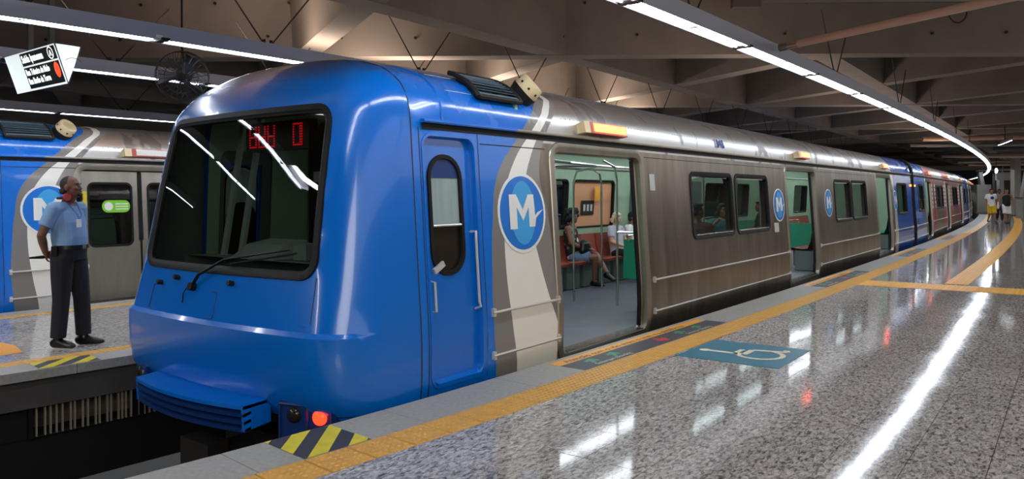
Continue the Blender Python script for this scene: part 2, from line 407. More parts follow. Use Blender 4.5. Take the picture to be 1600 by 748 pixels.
for j in range(int((TILE_END - YS) / TYL)):
    y0 = YS + j * TYL; y1 = y0 + TYL; ia, ib = inner(y0), inner(y1)
    for i in range(14):
        xa = TX0 + i * TXW; xb = xa + TXW
        if min(ia, ib) > xb - .03: continue
        d = (-.6 * (xa + xb) / 2 + .8 * (y0 + y1) / 2)
        lat = .8 * (xa + xb) / 2 + .6 * (y0 + y1) / 2
        vis = d > 1.2 and abs(lat / d) < .72 and (1.54 / d * FPX) < 470
        specs.append((0 if vis else 1, (xa + 0.) ** 2 + y0 ** 2, xa, xb, y0, y1, ia, ib))
specs.sort()
rest = MB()
for k, (nv, _, xa, xb, y0, y1, ia, ib) in enumerate(specs):
    one = k < 292 and not nv
    if max(ia, ib) > xa - .01:
        P = [(max(xa, ia) + g, y0 + g), (xb - g, y0 + g), (xb - g, y1 - g), (max(xa, ib) + g, y1 - g)]
        fs = [(3, 2, 1, 0), (4, 5, 6, 7), (0, 1, 5, 4), (1, 2, 6, 5), (2, 3, 7, 6), (3, 0, 4, 7)]
        vs = [(x, y, z) for z in (-.016, 0) for x, y in P]
        if one: MB().add(vs, fs).build('floor_tile', 'granite', floor)
        else: rest.add(vs, fs)
    elif one:
        o = link('floor_tile', shared_me, None, floor); o.location = ((xa + xb) / 2, (y0 + y1) / 2, random.uniform(-.0004, .0004))
        o.rotation_euler = (random.gauss(0, .0016), random.gauss(0, .0016), 0)
    else: rest.box((xa + g, y0 + g, -.016), (xb - g, y1 - g, 0))
rest.build('floor_tile', 'granite', floor, kind='stuff')
# coping slabs
cy = [YS - 2.6 + 1.22 * k for k in range(40)]
for k in range(len(cy) - 1):
    strip('coping_slab', floor, (0, COPW - .003), -.16, 0.001, frange(cy[k] + .003, cy[k + 1] - .003, .6), 'coping')
strip('coping_far', floor, (0, COPW - .003), -.16, 0.001, frange(cy[-1], YE, 2), 'coping')
strip('edge_fascia', floor, (.05, .35), PIT, -.16, ysl, 'pitwall')
# tactile tiles with truncated domes
def dome_tile(n, w, l, h=.006):
    mb = MB().box((-w / 2 + .0015, -l / 2 + .0015, -.015), (w / 2 - .0015, l / 2 - .0015, .002))
    for i in range(n):
        for j in range(n):
            x = -w / 2 + w * (i + .5) / n; y = -l / 2 + l * (j + .5) / n
            r0, r1 = w / n * .32, w / n * .19
            a = [(x + r0 * math.cos(t), y + r0 * math.sin(t), .002) for t in (k * PI / 3 for k in range(6))]
            b = [(x + r1 * math.cos(t), y + r1 * math.sin(t), .002 + h) for t in (k * PI / 3 for k in range(6))]
            mb.rings([a, b], True, False, True)
    return mb
tt = dome_tile(6, TACW, .30); tt_me = bpy.data.meshes.new('tactile_tile'); tt_me.from_pydata(tt.v, [], tt.f); tt_me.materials.append(M['tactile'])
y = YS - 1.2; k = 0
while y < 34:
    o = link('tactile_tile', tt_me, None, floor); p = on_edge(y, COPW + TACW / 2); t, n = edge_dir(y)
    o.location = p; o.rotation_euler = (0, 0, -math.atan2(t.x, t.y)); y += .30
strip('tactile_far', floor, (COPW, COPW + TACW), -.015, .004, frange(y - .15, YE, 2), 'tactile')
# ribbed guide path: cross arm and curved arm
def rib_tile(w, l, n=5):
    mb = MB().box((-w / 2, -l / 2, 0), (w / 2, l / 2, .003))
    for i in range(n):
        x = -w / 2 + w * (i + .5) / n; mb.add([(x - w / n * .33, -l / 2 + .006, .003), (x + w / n * .33, -l / 2 + .006, .003), (x + w / n * .33, l / 2 - .006, .003), (x - w / n * .33, l / 2 - .006, .003),
            (x - w / n * .2, -l / 2 + .012, .008), (x + w / n * .2, -l / 2 + .012, .008), (x + w / n * .2, l / 2 - .012, .008), (x - w / n * .2, l / 2 - .012, .008)],
            [(4, 5, 6, 7), (0, 1, 5, 4), (1, 2, 6, 5), (2, 3, 7, 6), (3, 0, 4, 7)])
    me = bpy.data.meshes.new('guide_tile'); me.from_pydata(mb.v, [], mb.f); me.materials.append(M['guide']); return me
gt = rib_tile(.40, .40, 6)
for i in range(9):
    for j in range(2):
        o = link('guide_tile', gt, None, floor); o.location = (-2.82 + .40 * i, 13.98 + .40 * j, .0006)
y = 14.78 + .2
while y < 50:
    o = link('guide_tile', gt, None, floor); off = 2.10 + (y > 16) * .0 
    p = on_edge(y, off + .02); t, n = edge_dir(y); o.location = (p.x, p.y, .0004); o.rotation_euler = (0, 0, -math.atan2(t.x, t.y)); o.scale = (.86, 1, 1); y += .402
strip('guide_far', floor, (1.95, 2.29), 0, .006, frange(y - .2, YE, 2), 'guide')
MB().box((-1.2, 29.6, .0006), (1.5, 30.0, .006)).build('guide_branch', 'guide', floor)

# ------------------------------------------------------------------ left platform
floor_left = setting('floor_left')
GAP = 3.41; LW = 4.24
def on_left(y, off, z=0.): 
    t, n = edge_dir(y); return Vector((edge(y) - GAP, y, z)) - n * off
def lstrip(name, offs, z0, z1, ys, m, parent=floor_left):
    mb = MB(); rs = []
    for y in ys:
        a = on_left(y, offs[0]); b = on_left(y, offs[1])
        rs.append([(a.x, a.y, z0), (b.x, b.y, z0), (b.x, b.y, z1), (a.x, a.y, z1)])
    mb.rings(rs, True, True, True); return mb.build(name, m, parent)
yl = frange(-3, 60, 1.5)
lstrip('platform_slab', (.36, LW - .1), -.2, -.016, yl, 'joint')
lstrip('far_paving', (COPW + .2, LW - COPW - .2), -.2, 0, frange(9, 60, 2), 'granite')
for k in range(14):
    a = -2.9 + 1.22 * k
    lstrip('coping_slab', (0, .36), -.085, .001, frange(a + .003, a + 1.217, .6), 'coping')
    lstrip('coping_slab', (LW - .38, LW), -.085, .001, frange(a + .003, a + 1.217, .6), 'coping')
lstrip('coping_far', (0, .36), -.085, .001, frange(14.2, 60, 2), 'coping'); lstrip('coping_far', (LW - .38, LW), -.085, .001, frange(14.2, 60, 2), 'coping')
tl = dome_tile(4, .2, .2, .004); tl_me = bpy.data.meshes.new('tactile_tile'); tl_me.from_pydata(tl.v, [], tl.f); tl_me.materials.append(M['tactile'])
for off in (.46, LW - .48):
    y = .9
    while y < 9:
        o = link('tactile_tile', tl_me, None, floor_left); p = on_left(y, off); t, n = edge_dir(y)
        o.location = p; o.rotation_euler = (0, 0, -math.atan2(t.x, t.y)); y += .20
    lstrip('tactile_far', (off - .1, off + .1), -.015, .004, frange(9, 60, 2), 'tactile')
for j in range(10):
    y0 = 1. + j * .8
    for i in range(7):
        o0 = .56 + i * (LW - 1.14) / 7; o1 = .56 + (i + 1) * (LW - 1.14) / 7
        lstrip('floor_tile', (o0 + .002, o1 - .002), -.016, 0, [y0 + .002, y0 + .798], 'granite')
# side of the left platform: grey fascia, dark recess, low wall
wall_left = setting('wall_left')
lstrip('fascia', (.09, .3), -.36, -.085, yl, 'pitwall', wall_left)
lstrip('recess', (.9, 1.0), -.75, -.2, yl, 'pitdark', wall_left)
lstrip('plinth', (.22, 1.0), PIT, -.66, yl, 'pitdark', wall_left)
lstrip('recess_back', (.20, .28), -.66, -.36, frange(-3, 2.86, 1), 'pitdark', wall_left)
grille = thing('grille', 'upright bar grille in the recess below the left platform edge', 'grille')
fb = MB()
for z in (-.375, -.65):
    a, b = on_left(2.88, .18, z), on_left(5.2, .18, z); fb.tube([a, b], .014, 4)
for y in (2.88, 3.80, 3.86, 5.2): p = on_left(y, .18); fb.box((p.x - .02, y - .02, -.66), (p.x + .02, y + .02, -.36))
fb.build('frame', 'black', grille)
M['bar'] = mat('grille_bar', (176, 168, 152), .5, .3)
y = 2.93
while y < 5.15:
    p = on_left(y, .18); MB().box((p.x - .012, y - .006, -.645), (p.x + .012, y + .006, -.375)).build('bar', 'bar', grille)
    y += random.choice((.035, .045, .05, .07))
M['recess_panel'] = mat('recess_panel', (120, 100, 84), .7, var=.4, scale=4, stretch=(1, .3, 3))
lstrip('recess_panel', (.55, .6), -.66, -.36, frange(2.9, 5.2, .5), 'recess_panel', wall_left)
# track bed
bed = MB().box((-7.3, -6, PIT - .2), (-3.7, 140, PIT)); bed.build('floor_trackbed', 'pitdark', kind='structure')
rs = setting('trim_1')
for x in (-6.4, -4.96):
    MB().box((x - .035, -6, PIT + .14), (x + .035, 26, PIT + .2)).build('rail_head', 'steel_dark', rs)
    MB().box((x - .012, -6, PIT), (x + .012, 26, PIT + .14)).build('rail_web', 'steel_dark', rs)
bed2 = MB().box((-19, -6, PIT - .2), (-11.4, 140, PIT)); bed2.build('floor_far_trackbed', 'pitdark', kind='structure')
for nm, y0, y1 in (('floor_far_platform', -6, 60),):
    MB().box((-24, y0, -1.2), (-15.6, y1, 0)).build(nm, 'granite', kind='structure')
# ------------------------------------------------------------------ ceiling: triangular lattice of deep concrete beams
ceiling = setting('ceiling')
ZB = 4.14; ZK = ZB - CAMH
C0 = Vector((0, 0, 0))
def dl(d, lat, z): p = _F * d + _R * lat; return Vector((p.x, p.y, z))
MB().box((-75, -14, 5.75), (26, 160, 6.0)).build('ceiling_slab', 'slab', ceiling)
def beam(p, q, wb=.42, wt=.62, z0=ZB, z1=5.76, name='ceiling_beam', m='concrete'):
    t = (q - p); t.z = 0; t.normalize(); n = Vector((t.y, -t.x, 0)); rs = []
    for c in (p, q):
        rs.append([tuple(Vector((c.x, c.y, z0)) + n * wb / 2), tuple(Vector((c.x, c.y, z1)) + n * wt / 2), tuple(Vector((c.x, c.y, z1)) - n * wt / 2), tuple(Vector((c.x, c.y, z0)) - n * wb / 2)])
    return MB().rings(rs, True, True, True).build(name, m, ceiling)
D0, DH, LL = 5.45 * ZK, 3.1 * ZK, 1.9 * ZK
for k in range(-1, 8):
    d = D0 + DH * k
    beam(dl(d, -26, 0), dl(d, 6 + d * .75, 0))
for j in range(-9, 12):
    a = .34 * ZK + LL * j
    d0 = 2. if (j == 0 or j < -2) else D0
    beam(dl(d0, a + .73 * (d0 - D0), 0), dl(72., a + .73 * (72. - D0), 0), z0=ZB + .012)
    b = .40 * ZK + LL * j
    d0 = 2. if (j == -1 or j < -3) else D0
    beam(dl(d0, b - .5 * (d0 - D0), 0), dl(72., b - .5 * (72. - D0), 0), z0=ZB + .022)
dots = MB()
for k in range(0, 3):
    d = D0 + DH * k - .24
    for lat in frange(-14, 20, 1.35):
        for z in (ZB + .35, ZB + .95):
            a = dl(d - (z - ZB) * .04, lat + (z > ZB + .5) * .4, z + random.uniform(-.03, .03)); dots.tube([a, a - _F * .03], .026, 8)
dots.build('bolt_hole', 'black', ceiling, kind='stuff')
# ------------------------------------------------------------------ far walls
bw = setting('wall_back')
def wall_dl(d0, l0, d1, l1, z0, z1, th, m, parent, name='wall_panel'):
    p, q = dl(d0, l0, 0), dl(d1, l1, 0); t = (q - p).normalized(); n = Vector((t.y, -t.x, 0)) * th
    return MB().add([(x.x, x.y, z) for z in (z0, z1) for x in (p, q, q + n, p + n)], [(3, 2, 1, 0), (4, 5, 6, 7), (0, 1, 5, 4), (1, 2, 6, 5), (2, 3, 7, 6), (3, 0, 4, 7)]).build(name, m, parent)
wall_dl(140, 10, 140, 110, -1.2, 6, .3, 'dkwall', bw)
wall_dl(66, 42.0, 66, 60, 0, 6, .3, 'dkwall', bw)
wall_dl(140, 10, 60, -60, -1.2, 6, .3, 'dkwall', bw)
MB().box((7.5, -14, -.3), (7.8, 110, 6)).build('wall_right', 'concrete', kind='structure')
MB().box((-24.3, -14, -1.3), (-24, 110, 6)).build('wall_far_left', 'concrete', kind='structure')
MB().box((-24, -14.3, -1.3), (7.8, -14, 6)).build('wall_rear', 'concrete', kind='structure')

# ================================================================== metro cars
PROF = [(-.42, 1.40, .80), (-.25, 1.50, .48), (-.10, 1.555, .18), (.05, 1.572, .08), (.2, 1.578, .055), (.40, 1.578, .045), (.53, 1.572, .045), (.56, 1.570, .088),
        (.93, 1.545, .175), (1.6, 1.503, .29), (2.15, 1.466, .40), (2.27, 1.450, .43), (2.36, 1.42, .48), (2.45, 1.36, .55), (2.53, 1.27, .63), (2.60, 1.14, .72), (2.66, .95, .80), (2.71, .65, .88), (2.735, .3, .94), (2.74, 0.012, .96)]
WS = [0.]
for a, b in zip(PROF, PROF[1:]): WS.append(WS[-1] + math.hypot(b[0] - a[0], b[1] - a[1]))
WTOT = WS[-1]
def prof(w):
    w = min(max(w, 0), WTOT)
    for i in range(len(WS) - 1):
        if w <= WS[i + 1]:
            t = (w - WS[i]) / (WS[i + 1] - WS[i]); a, b = PROF[i], PROF[i + 1]
            return tuple(a[k] + (b[k] - a[k]) * t for k in range(3))
def w_of(z):
    for i in range(len(PROF) - 1):
        if z <= PROF[i + 1][0]:
            t = max(0, (z - PROF[i][0]) / (PROF[i + 1][0] - PROF[i][0])); return WS[i] + t * (WS[i + 1] - WS[i])
    return WTOT
def hwz(z): return prof(w_of(z))[1]
def side(y, z, off=0., s=1):
    """point on the car side (s=+1 right); off = outward"""
    d = .03; nx = 1.0; nz = -(hwz(z + d) - hwz(z - d)) / (2 * d); l = math.hypot(nx, nz)
    return (s * (hwz(z) + off / l), y, z + off * nz / l)
NB = .98          # rear end of the nose
def nose(q, w, off=0.):
    """q: signed arc coordinate around the nose (|q|<1.2 front, <1.75 corner, <2.2 side)"""
    z, hw, yf = prof(w); s = 1 if q >= 0 else -1; q = abs(q); k = min(1, hw / 1.4)
    r = .33 * k; bow = .08 * k * k; cl = min(.44, max(.0, NB - yf - bow))
    def P(q):
        if q <= 1.2:
            t = q / 1.2; return ((hw - r) * t, yf + bow * t * t)
        if q <= 1.75:
            t = (q - 1.2) / .55; a = Vector((hw - r, yf + bow)); d = Vector((hw, yf + bow + cl))
            b = a + Vector((r * .62, bow * .35)); c = d - Vector((0, cl * .55))
            p = a * (1 - t) ** 3 + b * 3 * t * (1 - t) ** 2 + c * 3 * t * t * (1 - t) + d * t ** 3; return (p.x, p.y)
        t = min(1, (q - 1.75) / .45); y0 = yf + bow + cl; return (hw, y0 + (NB - y0) * t)
    x, y = P(q)
    if off:
        e = .03; a, b = P(max(0, q - e)), P(min(2.2, q + e))
        za, zb = nose(q, max(0, w - .03)), nose(q, min(WTOT, w + .03))
        n = Vector((b[0] - a[0], b[1] - a[1], 0)).cross(Vector(zb) - Vector(za)).normalized() * off
        x += n.x; y += n.y; z += n.z
    return (s * x, y, z)
DOORS = [3.91, 11.36, 18.86]; DW = 1.82
WINS = [(6.28, 7.76), (7.92, 9.38), (13.75, 15.13), (15.29, 16.72), (20.75, 22.15)]
WZ = (.97, 1.83)
DZ = (-.035, 1.985)
def yz_to(holes): return [[(y, w_of(z)) for y, z in h] for h in holes]
def ringbuild(mb, base, steps, mapf):
    """base = (a0,a1,b0,b1,r); steps = [(grow, off)]"""
    a0, a1, b0, b1, r = base; rs = []
    for gq, off in steps:
        P = rrect(a0 - gq, a1 + gq, b0 - gq, b1 + gq, max(.01, r + gq), 6); Q = []
        for i, p in enumerate(P):
            q = P[(i + 1) % len(P)]; k = 10 if i % 7 == 6 else 1
            Q += [(p[0] + (q[0] - p[0]) * j / k, p[1] + (q[1] - p[1]) * j / k) for j in range(k)]
        rs.append([mapf(a, b, off) for a, b in Q])
    mb.rings(rs, True)
def car_shell(root, y0, y1, livery_mat, wins, doors, lining=True, cabdoor=None):
    holes = []
    wt = w_of(DZ[0])
    for s in (1, -1):
        hs = [rrect(c - DW / 2, c + DW / 2, DZ[0], DZ[1], .09) for c in doors] + [rrect(a, b, WZ[0], WZ[1], .09) for a, b in wins]
        if cabdoor: hs.append(rrect(*cabdoor, .09))
        for h in hs: holes.append([(y, (w_of(z) if s > 0 else 2 * WTOT - w_of(z))) for y, z in h])
    outer = [(y0, 0), (y1, 0), (y1, 2 * WTOT), (y0, 2 * WTOT)]
    ws = sorted(set([round(w, 4) for w in WS[1:-1]] + [round(2 * WTOT - w, 4) for w in WS[1:]] + [w_of(z) for z in (.35, .7, 1.2, 1.9)]))
    ys = frange(y0, y1, .45)
    v, f = cdt(outer, holes, ys, ws, .25)
    def mp(inset):
        P = []
        for y, w in v:
            s = 1 if w <= WTOT else -1; z, hw, _ = prof(w if s > 0 else 2 * WTOT - w)
            P.append((s * max(0, hw - inset), y, z - (inset if z > 2.2 else 0) * min(1, max(0, (z - 2.2) / .3)) * 1.6))
        return P
    MB().add(mp(0), f).build('body_shell', livery_mat, root, smooth=50)
    if lining:
        keep = f
        MB().add(mp(.11), keep).build('inner_lining', 'lining', root, smooth=50)
def side_window(root, a, b, s, g='glass', open_=False):
    f = MB(); mp = lambda y, z, off: side(y, z, off, s)
    base = (a, b, WZ[0], WZ[1], .09)
    ringbuild(f, base, [(.035, .0), (.03, .014), (-.012, .014), (-.03, .004), (-.03, -.11), (-.0, -.115)], mp)
    w = f.build('window_frame', 'rubber', root, smooth=40)
    gl = MB(); P = rrect(a + .028, b - .028, WZ[0] + .028, WZ[1] - .028, .07)
    gl.add([mp(y, z, -.02) for y, z in P], [tuple(range(len(P)))]); gl.build('pane', g, w)
    t = MB(); t.tube([mp(a + .07, WZ[0] + .03, .012), mp(b - .07, WZ[0] + .03, .012)], .008, 6); t.build('chrome_strip', 'chrome', w)
    return w
def door_surround(root, c, s, closed=False):
    mp = lambda y, z, off: side(y, z, off, s)
    f = MB(); base = (c - DW / 2, c + DW / 2, DZ[0], DZ[1], .09)
    ringbuild(f, base, [(.10, .0), (.092, .012), (.015, .012), (0, .004), (-.006, -.04), (-.006, -.105), (.04, -.115)], mp)
    fr = f.build('door_frame', 'steel_frame', root, smooth=35)
    # sill with grooves
    sm = MB(); z0 = DZ[0]
    x1 = hwz(0) + .012; 
    for k in range(7):
        x = s * (x1 - .004 - k * .03); sm.box((min(x, x - s * .018), c - DW / 2 + .09, z0 - .0), (max(x, x - s * .018), c + DW / 2 - .09, z0 + .022))
    sm.box((min(s * x1, s * (x1 - .26)), c - DW / 2 + .03, z0 - .02), (max(s * x1, s * (x1 - .26)), c + DW / 2 - .03, z0 + .006))
    sm.build('sill', 'chrome', fr)
    # door leaves: retracted into the side pockets, or closed
    for e in (-1, 1):
        lf = MB()
        if closed: ya, yb = (c - DW / 2 + .01, c - .018) if e < 0 else (c + .018, c + DW / 2 - .01)
        else: ya, yb = (c - DW / 2 - .6, c - DW / 2 + .03) if e < 0 else (c + DW / 2 - .045, c + DW / 2 + .6)
        def leaf(y, z, off): return mp(y, z, off)
        if closed:
            outer = rrect(ya, yb, DZ[0] + .02, DZ[1] - .02, .02); hole = rrect(ya + .10, yb - .10, .80, 1.80, .10)
            v, ff = cdt(outer, [hole], [], frange(.1, 1.9, .3), .3)
            lf.add([leaf(y, z, -.055) for y, z in v], ff)
            ringbuild(lf, (ya, yb, DZ[0] + .02, DZ[1] - .02, .02), [(0, -.055), (0, -.09)], leaf)
            o = lf.build('door_leaf', 'steel_frame', root, smooth=35)
            r = MB(); ringbuild(r, (ya + .10, yb - .10, .80, 1.80, .10), [(.0, -.054), (.0, -.045), (-.03, -.045), (-.035, -.06)], leaf); r.build('window_gasket', 'rubber', o, smooth=35)
            P = rrect(ya + .13, yb - .13, .83, 1.77, .08); MB().add([leaf(y, z, -.062) for y, z in P], [tuple(range(len(P)))]).build('pane', 'glass', o)
            sl = MB(); 
            for yy in ((yb,) if e < 0 else (ya,)): sl.add([leaf(yy - .018, z, -.05) for z in (0, 1, 1.96)] + [leaf(yy + .018, z, -.05) for z in (0, 1, 1.96)], [(0, 1, 4, 3), (1, 2, 5, 4)])
            sl.build('seal', 'rubber', o)
        else:
            zs = frange(DZ[0] + .03, DZ[1] - .03, .25)
            rs = [[leaf(ya, z, -.06), leaf(yb, z, -.06), leaf(yb, z, -.095), leaf(ya, z, -.095)] for z in zs]
            o = lf.rings(rs, True, True, True).build('door_leaf', 'steel_frame', root)
            se = MB(); yy = yb if e < 0 else ya; d = -e * .03
            rs = [[leaf(yy, z, -.052), leaf(yy + d, z, -.062), leaf(yy + d, z, -.093), leaf(yy, z, -.103)] for z in zs]
            se.rings(rs, True, True, True).build('seal', 'rubber', o)
    return fr
def lamp_box(root, y, z, s, lit='lit_amber', l=.92, h=.105):
    o = MB(); c = side(y, z, .055, s)
    def P(dy, dz, off): return (side(y + dy, z + dz, off, s))
    def pr(y0, y1, z0, z1, o0, o1):
        return [P(y0, z0, o0), P(y1, z0, o0), P(y1, z1, o0), P(y0, z1, o0), P(y0, z0, o1), P(y1, z0, o1), P(y1, z1, o1), P(y0, z1, o1)]
    F6 = [(3, 2, 1, 0), (4, 5, 6, 7), (0, 1, 5, 4), (1, 2, 6, 5), (2, 3, 7, 6), (3, 0, 4, 7)]
    b = MB().add(pr(-l / 2, -l / 2 + .11, -h / 2, h / 2, -.02, .10), F6).build('indicator_box', 'cream', root)
    MB().add(pr(-l / 2 + .11, l / 2, -h / 2, h / 2, -.02, .098), F6).build('lamp_body', 'lamp_body', b)
    MB().add(pr(-l * .30, l * .48, -h * .32, h * .42, .096, .103), F6).build('lit_panel', lit, b)
    return b
def rub_rail(root, ya, yb, z, s):
    m = MB(); m.tube([side(ya, z, .022, s), side(yb, z, .022, s)], .013, 6)
    for y in (ya + .02, yb - .02): m.obox(side(y, z, .012, s), (.016, 0, 0), (0, .018, 0), (0, 0, .035))
    return m.build('rub_rail', 'rail', root)
def roundel(root, yc, zc, ry, rz, s, face=1):
    """round operator emblem: pale rim, blue disc, lighter oval, letter with a tail"""
    def el(k, off, n=40): return [side(yc + s * face * ry * k * math.cos(t), zc + rz * k * math.sin(t), off, s) for t in (2 * PI * i / n for i in range(n))]
    def disc(k0, o0, o1, m, name, par, el=el):
        mb = MB(); a, b = el(k0, o0), el(k0, o1); mb.rings([a, b], True); n = len(a); mb.f.append(tuple(range(n, 2 * n))); return mb.build(name, m, par)
    e = disc(1.0, .002, .006, 'white', 'emblem', root)
    disc(.92, .006, .0075, 'logo_blue', 'emblem_disc', e)
    def el2(k, off, n=32): return [side(yc + s * face * (.02 * ry + ry * .52 * math.cos(t)), zc + rz * (.0 + .8 * math.sin(t)), off, s) for t in (2 * PI * i / n for i in range(n))]
    disc(1, .0075, .0085, 'logo_sky', 'emblem_oval', e, el2)
    # letter M with a swoosh on its last leg, outline in unit coordinates (y right, z up)
    L = [(-.55, -.42), (-.25, -.42), (-.25, .12), (.0, -.22), (.25, .12), (.25, -.38), (.50, -.38), (.56, -.16), (.90, .06), (.62, -.02), (.52, -.10), (.48, .44), (.24, .44), (.0, .06), (-.26, .44), (-.55, .44)]
    mb = MB(); v = [side(yc + s * face * ry * x, zc + rz * (y_ * 1.0 + .02), .0105, s) for x, y_ in L]
    tri = geometry.tessellate_polygon([[Vector((x, y_, 0)) for x, y_ in L]])
    mb.add(v, [tuple(t) for t in tri]); mb.build('emblem_letter', 'white', e)
    return e
def bench(root, x, ya, yb, s, m='seat_red', n=None):
    """row of moulded seats with their backs to the wall on side s"""
    n = n or max(1, int((yb - ya) / .48)); w = (yb - ya) / n
    for i in range(n):
        a = ya + i * w + .012; b = ya + (i + 1) * w - .012; rs = []
        for dx, z in ((.46, .40), (.47, .445), (.40, .46), (.2, .435), (.10, .45), (.04, .60), (.0, .86), (-.03, .86), (.0, .55), (.05, .40)):
            xx = x - s * dx; rs.append([(xx, a, z), (xx, (a + b) / 2, z - (.012 if z < .5 else 0)), (xx, b, z)])
        mb = MB(); mb.rings(rs, False); o = mb.build('seat', m, root, smooth=40)
        mb = MB(); mb.box((min(x, x - s * .36), a + .05, 0), (max(x, x - s * .36), b - .05, .40)); mb.build('seat_base', 'lining_dark', root)
def pole(root, x, y, z0=0., z1=2.0, bend=None, r=.017):
    P = [(x, y, z0), (x, y, z1 - .25)]
    if bend: P += [(x + bend[0] * .15, y + bend[1] * .15, z1 - .08), (x + bend[0], y + bend[1], z1)]
    else: P.append((x, y, z1))
    MB().tube(P, r, 8).build('grab_pole', 'chrome', root)
def interior(root, y0, y1, full=False):
    MB().box((-1.44, y0, -.06), (1.44, y1, -.012)).build('car_floor', 'carfloor', root)
    for x in (-.52, .52):
        lm = MB()
        lm.box((x - .09, y0 + .4, 2.36), (x + .09, y1 - .4, 2.39)); lm.build('ceiling_lamp', 'carlamp', root)
    MB().box((-1.30, y0, 2.40), (1.30, y1, 2.42)).build('car_ceiling', 'ceil_white', root)
    for y in (y0, y1):
        MB().box((-1.42, y - .02, -.02), (1.42, y + .02, 2.42)).build('end_partition', 'lining', root)
def far_rows(root, full):
    dl_ = [0.] + DOORS + [LCAR]
    for k, (a, b) in enumerate(((4.95, 10.25), (12.4, 17.8), (19.9, 22.3))):
        for s in (1, -1):
            bench(root, s * 1.40, a + (1.95 if s > 0 and k == 0 else .05), b - .05, s, 'seat_red' if (k + (s > 0)) % 2 == 0 else 'seat_green')
def gutter(root, ya, yb, s, split=None):
    for a, b, m in (((ya, split, 'blue'), (split, yb, 'steel_frame')) if split else ((ya, yb, 'steel_frame'),)):
        k = MB(); zs = [(2.135, -.01), (2.135, .035), (2.145, .042), (2.160, .042), (2.166, .0)]
        k.rings([[side(y, z, o, s) for z, o in zs] for y in (a, b)], True, True, True); k.build('gutter', m, root)
    k = MB(); k.rings([[side(y, z, .004, s) for z in (2.085, 2.135)] for y in (ya, yb)], False); k.build('gutter_shade_strip', 'rubber', root)  # dark strip painted in for the shade under the gutter lip
def seam(root, P, r=.006, m='black', name='panel_seam'):
    return MB().tube(P, r, 4).build(name, m, root)

